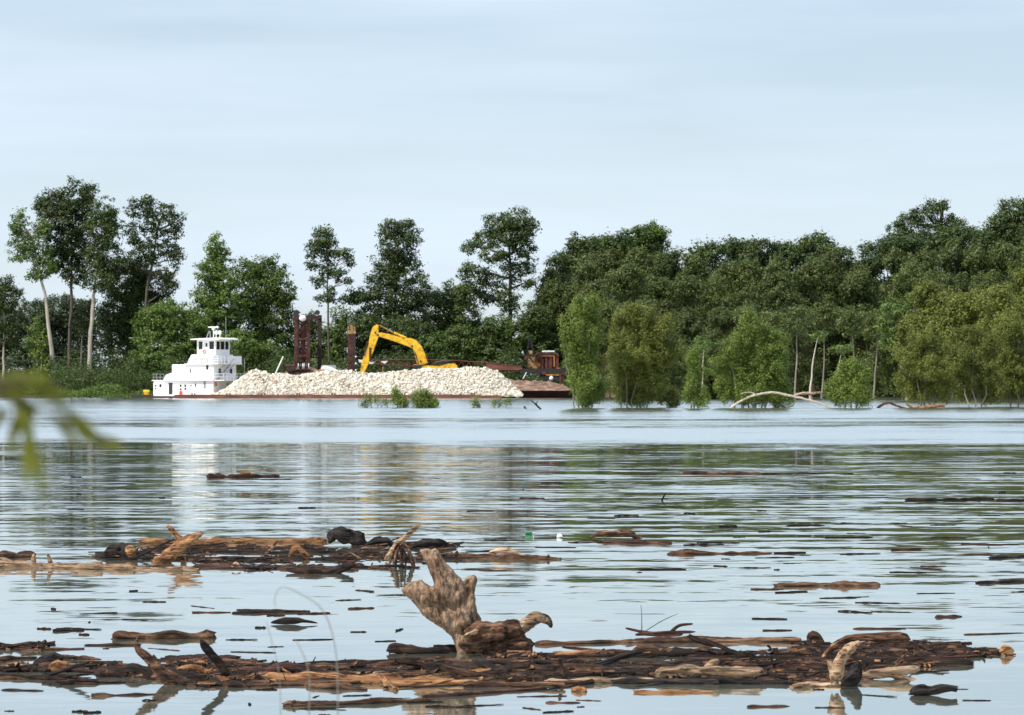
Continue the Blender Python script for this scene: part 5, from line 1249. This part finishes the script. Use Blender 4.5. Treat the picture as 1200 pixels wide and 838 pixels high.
bits(26, (0,480), lambda x: R.uniform(690,775), (6,60), (1,2.6), 'small dark driftwood chip afloat between the two rafts at left', 'chips afloat between the rafts', 'wood_chip', 'wood chip', .01, [0,2,3,6])
bits(22, (0,700), lambda x: R.uniform(808,838), (8,60), (1.2,3), 'small dark driftwood chip afloat along the bottom left of the picture', 'chips afloat at the bottom left', 'wood_chip', 'wood chip', .01, [0,2,3,6])
bits(14, (0,1200), lambda x: R.uniform(548,600), (5,22), (.8,1.8), 'tiny dark stick far out on the river beyond the rafts', 'far chips', 'wood_chip', 'wood chip', .01, [0,3,6])

for k in range(34):
    px = R.choice((R.uniform(60,300), R.uniform(300,620), R.uniform(640,940), R.uniform(940,1120))); py = R.choice((768,778,786,793,799)) if px > 300 else R.choice((783,790,797)); D = DW(py); s = F/D
    o = link('upright_twig', PRO[R.choice((0,1,2,3,5))], None, (X(px,D), D, 0), R.uniform(0, 6.28)); L_ = R.uniform(10,26)/s
    o.rotation_euler[1] = -R.uniform(.5, 1.3); o.scale = (L_, R.uniform(1.2,2.6)/s/.06, R.uniform(1.2,2.6)/s/.06)
    tag(o, 'small twig poking up out of the near raft of driftwood', 'twig', 'twigs poking up from the near raft')
# --- countless crumbs of bark and twig between the logs
def litter(name, n, spots, label, mat, Lr=(.015,.16), seed=0):
    V = []; k = 0
    while k < n:
        (xa, xb, ya, yb) = R.choice(spots); px = R.uniform(xa, xb); py = R.triangular(ya, yb, (ya+yb)/2) + 2.2*mnoise.noise(Vector((px*.03, ya, seed))); D = DW(py)
        if mnoise.noise(Vector((px*.045, py*.35, seed))) < .04: k += .2; continue
        k += 1
        x = X(px, D); a = R.gauss(0, .45) if R.random() < .75 else R.uniform(0, 6.28); L_ = R.uniform(*Lr)*R.random()+.012; t = R.uniform(.004,.016)
        dx, dy = math.cos(a)*L_, math.sin(a)*L_; z = R.uniform(.001,.022); z2 = z+R.gauss(0, .012)*(1+L_*6); z2 = max(z2, -.005)
        ax, ay = -math.sin(a)*t, math.cos(a)*t; bx_, by_ = R.gauss(0,.006), R.gauss(0,.006)
        V += [(x-dx-ax,D-dy-ay,z),(x+dx-ax,D+dy-ay,z2),(x+dx+bx_,D+dy,z2+t*1.5),(x-dx,D-dy+by_,z+t*1.7)]
        V += [(x-dx,D-dy+by_,z+t*1.7),(x+dx+bx_,D+dy,z2+t*1.5),(x+dx+ax,D+dy+ay,z2),(x-dx+ax,D-dy+ay,z)]
    tag(link(name, fastmesh(name, np.array(V), 4, mat)), label, None, None, 'stuff')
NR = [(300,470,780,788),(310,620,790,800),(470,700,777,785),(470,640,796,803),(560,640,768,776),(700,940,765,769),(830,940,777,782),(640,760,779,783),(640,960,788,793),(780,940,795,798),
      (930,1130,754,764),(940,1110,762,775),(935,1090,774,786),(900,1020,790,802),(1090,1180,764,770),(0,130,780,788),(120,300,788,798),(190,300,776,786),(220,300,798,806),(0,60,758,763)]
litter('driftwood_litter', 2300, NR, 'countless dark crumbs of bark and twig between the logs of the near raft', M['w_dark'])
litter('driftwood_litter', 800, NR, 'countless brown bark strips between the logs of the near raft', M['w_brown'], (.03,.22), 0)
litter('driftwood_litter', 350, NR, 'lighter splinters of bark between the logs of the near raft', M['w_orange'], (.02,.1), 0)
FR = [(225,420,652,662),(225,380,640,646),(400,540,648,660),(420,540,638,646),(165,260,643,650),(120,180,648,654),(280,420,664,669)]
litter('driftwood_litter', 800, FR, 'dark crumbs of bark and twig between the logs of the far raft', M['w_dark'], (.03,.25), 3)
litter('driftwood_litter', 300, FR, 'brown bark strips between the logs of the far raft', M['w_brown'], (.05,.3), 3)

# --- arched dead branch and orange log by the flooded bushes; sticks before the barge
D = 322
branch([(856,478,1.4),(870,469,1.2),(885,463,1.2),(905,460,1.2),(922,463,1.2),(945,468,1.1),(962,473,1.1),(976,480,1.0)], D, 'bark_pale', 'long bare grey branch arching over the water before the domed willow bush', 'arched_branch','branch',None,
       side=([(888,464,.7),(880,460,.6),(868,461,.4)],[(930,464,.7),(942,460,.6),(955,462,.3)]))
branch([(1070,478,1.4),(1084,477.5,1.7),(1098,476,2.0),(1107,475,1.5)], D, 'w_orange', 'short orange driftwood log stranded below the olive willow bush', 'log','log',None, side=([(1070,478,1.5),(1064,475,1),(1062,473,.5)],))
branch([(1028,478,1.5),(1040,472,1.4),(1052,476,1.2),(1062,479,1)], D, 'w_brown', 'low crooked branch right of the small rounded willow bush', 'branch','branch')
branch([(932,462,1.5),(945,461,1.3),(962,460,1.1)], 455, 'w_tan', 'pale horizontal branch caught in the dark gap of the wood', 'branch','branch', side=([(948,461,1),(952,468,.8),(950,474,.6)],))
branch([(617,480,1.0),(614,476,.8)], DW(479), 'w_black', 'short dark stick poking out of the water before the crane barge', 'stick','stick')
branch([(634,480,1.0),(628,474,.9),(622,469,.5)], DW(480), 'w_black', 'longer dark stick leaning left out of the water before the crane barge', 'stick','stick', side=([(628,474,.7),(630,470,.4)],))

# ------------------------------------------------------------------ blurred leafy branch close to the camera
LV = []
def leaf_at(p, d, L_, w):
    d = Vector(d).normalized(); sd = d.cross(Vector((0,1,0)))
    if sd.length < .1: sd = Vector((1,0,0))
    sd.normalize(); sd = (sd + Vector((0, R.uniform(-.8,.8), 0))).normalized()
    pts = []; n = 6
    for i in range(n):
        t0, t1 = i/n, (i+1)/n; f = lambda t: w*math.sin(math.pi*min(1,t*.93+.04))**.8
        c0 = p+d*L_*t0+Vector((0,0,-.15*L_*t0*t0)); c1 = p+d*L_*t1+Vector((0,0,-.15*L_*t1*t1))
        pts += [c0-sd*f(t0), c0+sd*f(t0), c1+sd*f(t1), c1-sd*f(t1)]
    return pts
NB = 2.6
nb_ = empty('leafy_branch', (X(-30,NB), NB, Z(470,NB)), 0, 'out-of-focus leafy twig hanging in from the left edge close to the camera', 'branch')
O = Vector(nb_.location)
tw = [[(-30,450),(0,452),(20,462),(45,480),(80,495),(115,512),(140,520)], [(-30,440),(20,448),(55,455),(70,452)], [(20,462),(30,490),(33,520)], [(-30,470),(-5,478),(12,488)]]
m = MB()
for t_ in tw: m.tube([W(px,py,NB)-O for px,py in t_], [.0022-.0012*i/(len(t_)-1) for i in range(len(t_))], 6)
m.build('twig', M['bark_dark'], nb_, smooth=True)
LVS = [(28,492,20,60,9),(36,488,-6,58,9),(22,480,-10,40,9),(10,478,-30,28,9),(0,486,-30,10,8),(72,480,40,22,9),(62,482,26,34,8),(80,490,30,22,8),(50,470,30,-16,8),(44,474,-22,26,8),
       (110,510,26,6,7),(118,514,26,2,6),(104,510,20,14,6),(10,448,34,4,9),(36,452,34,4,9),(0,444,34,-10,8),(30,446,26,-8,8),(-10,452,36,8,9),(56,455,12,6,7),(2,458,26,10,9),(20,462,20,22,7),(-18,440,30,2,8),(30,500,4,50,8),(84,496,16,16,7),(60,476,22,-6,7),(-8,458,-10,20,9),(14,470,14,16,8)]
k = 0
for (px, py, dx, dy, w) in LVS:
    a = W(px,py,NB+R.uniform(-.03,.03)); b = W(px+dx,py+dy,NB+R.uniform(-.03,.03)); d = b-a
    V = leaf_at(a-O, d, d.length*1.15, w*NB/F*.8)
    link('leaf', fastmesh('leaf', np.array([tuple(v) for v in V]), 4, M['leaf_near']), nb_)
# thin blurred grass stems near the camera
def stem(pts, D, label, r=.0019):
    m = MB(); o = W(pts[0][0], pts[0][1], D); path = [W(a,b,D)-Vector((o.x,o.y,o.z)) for a,b in pts]
    mm = MB(); wood_tube(mm, path, [r*(1-.5*i/(len(pts)-1)) for i in range(len(pts))], 6, .05, 1, n=24)
    tag(mm.build('grass_stem', M['rope'], smooth=True, loc=o), label, 'grass stem', 'blurred grass stems before the near raft')
stem([(395,1000),(396,830),(393,760),(378,715),(350,695),(330,688),(322,700),(323,712)], 9.0, 'tall blurred grass stem arching left, nearest the picture centre')
stem([(360,1000),(362,850),(362,790),(352,760),(345,748)], 9.0, 'short blurred grass stem leaning left inside the tall arching one', .002)
stem([(330,1000),(329,850),(327,790),(318,750),(312,728)], 9.5, 'faint blurred grass stem left of the short one', .0016)
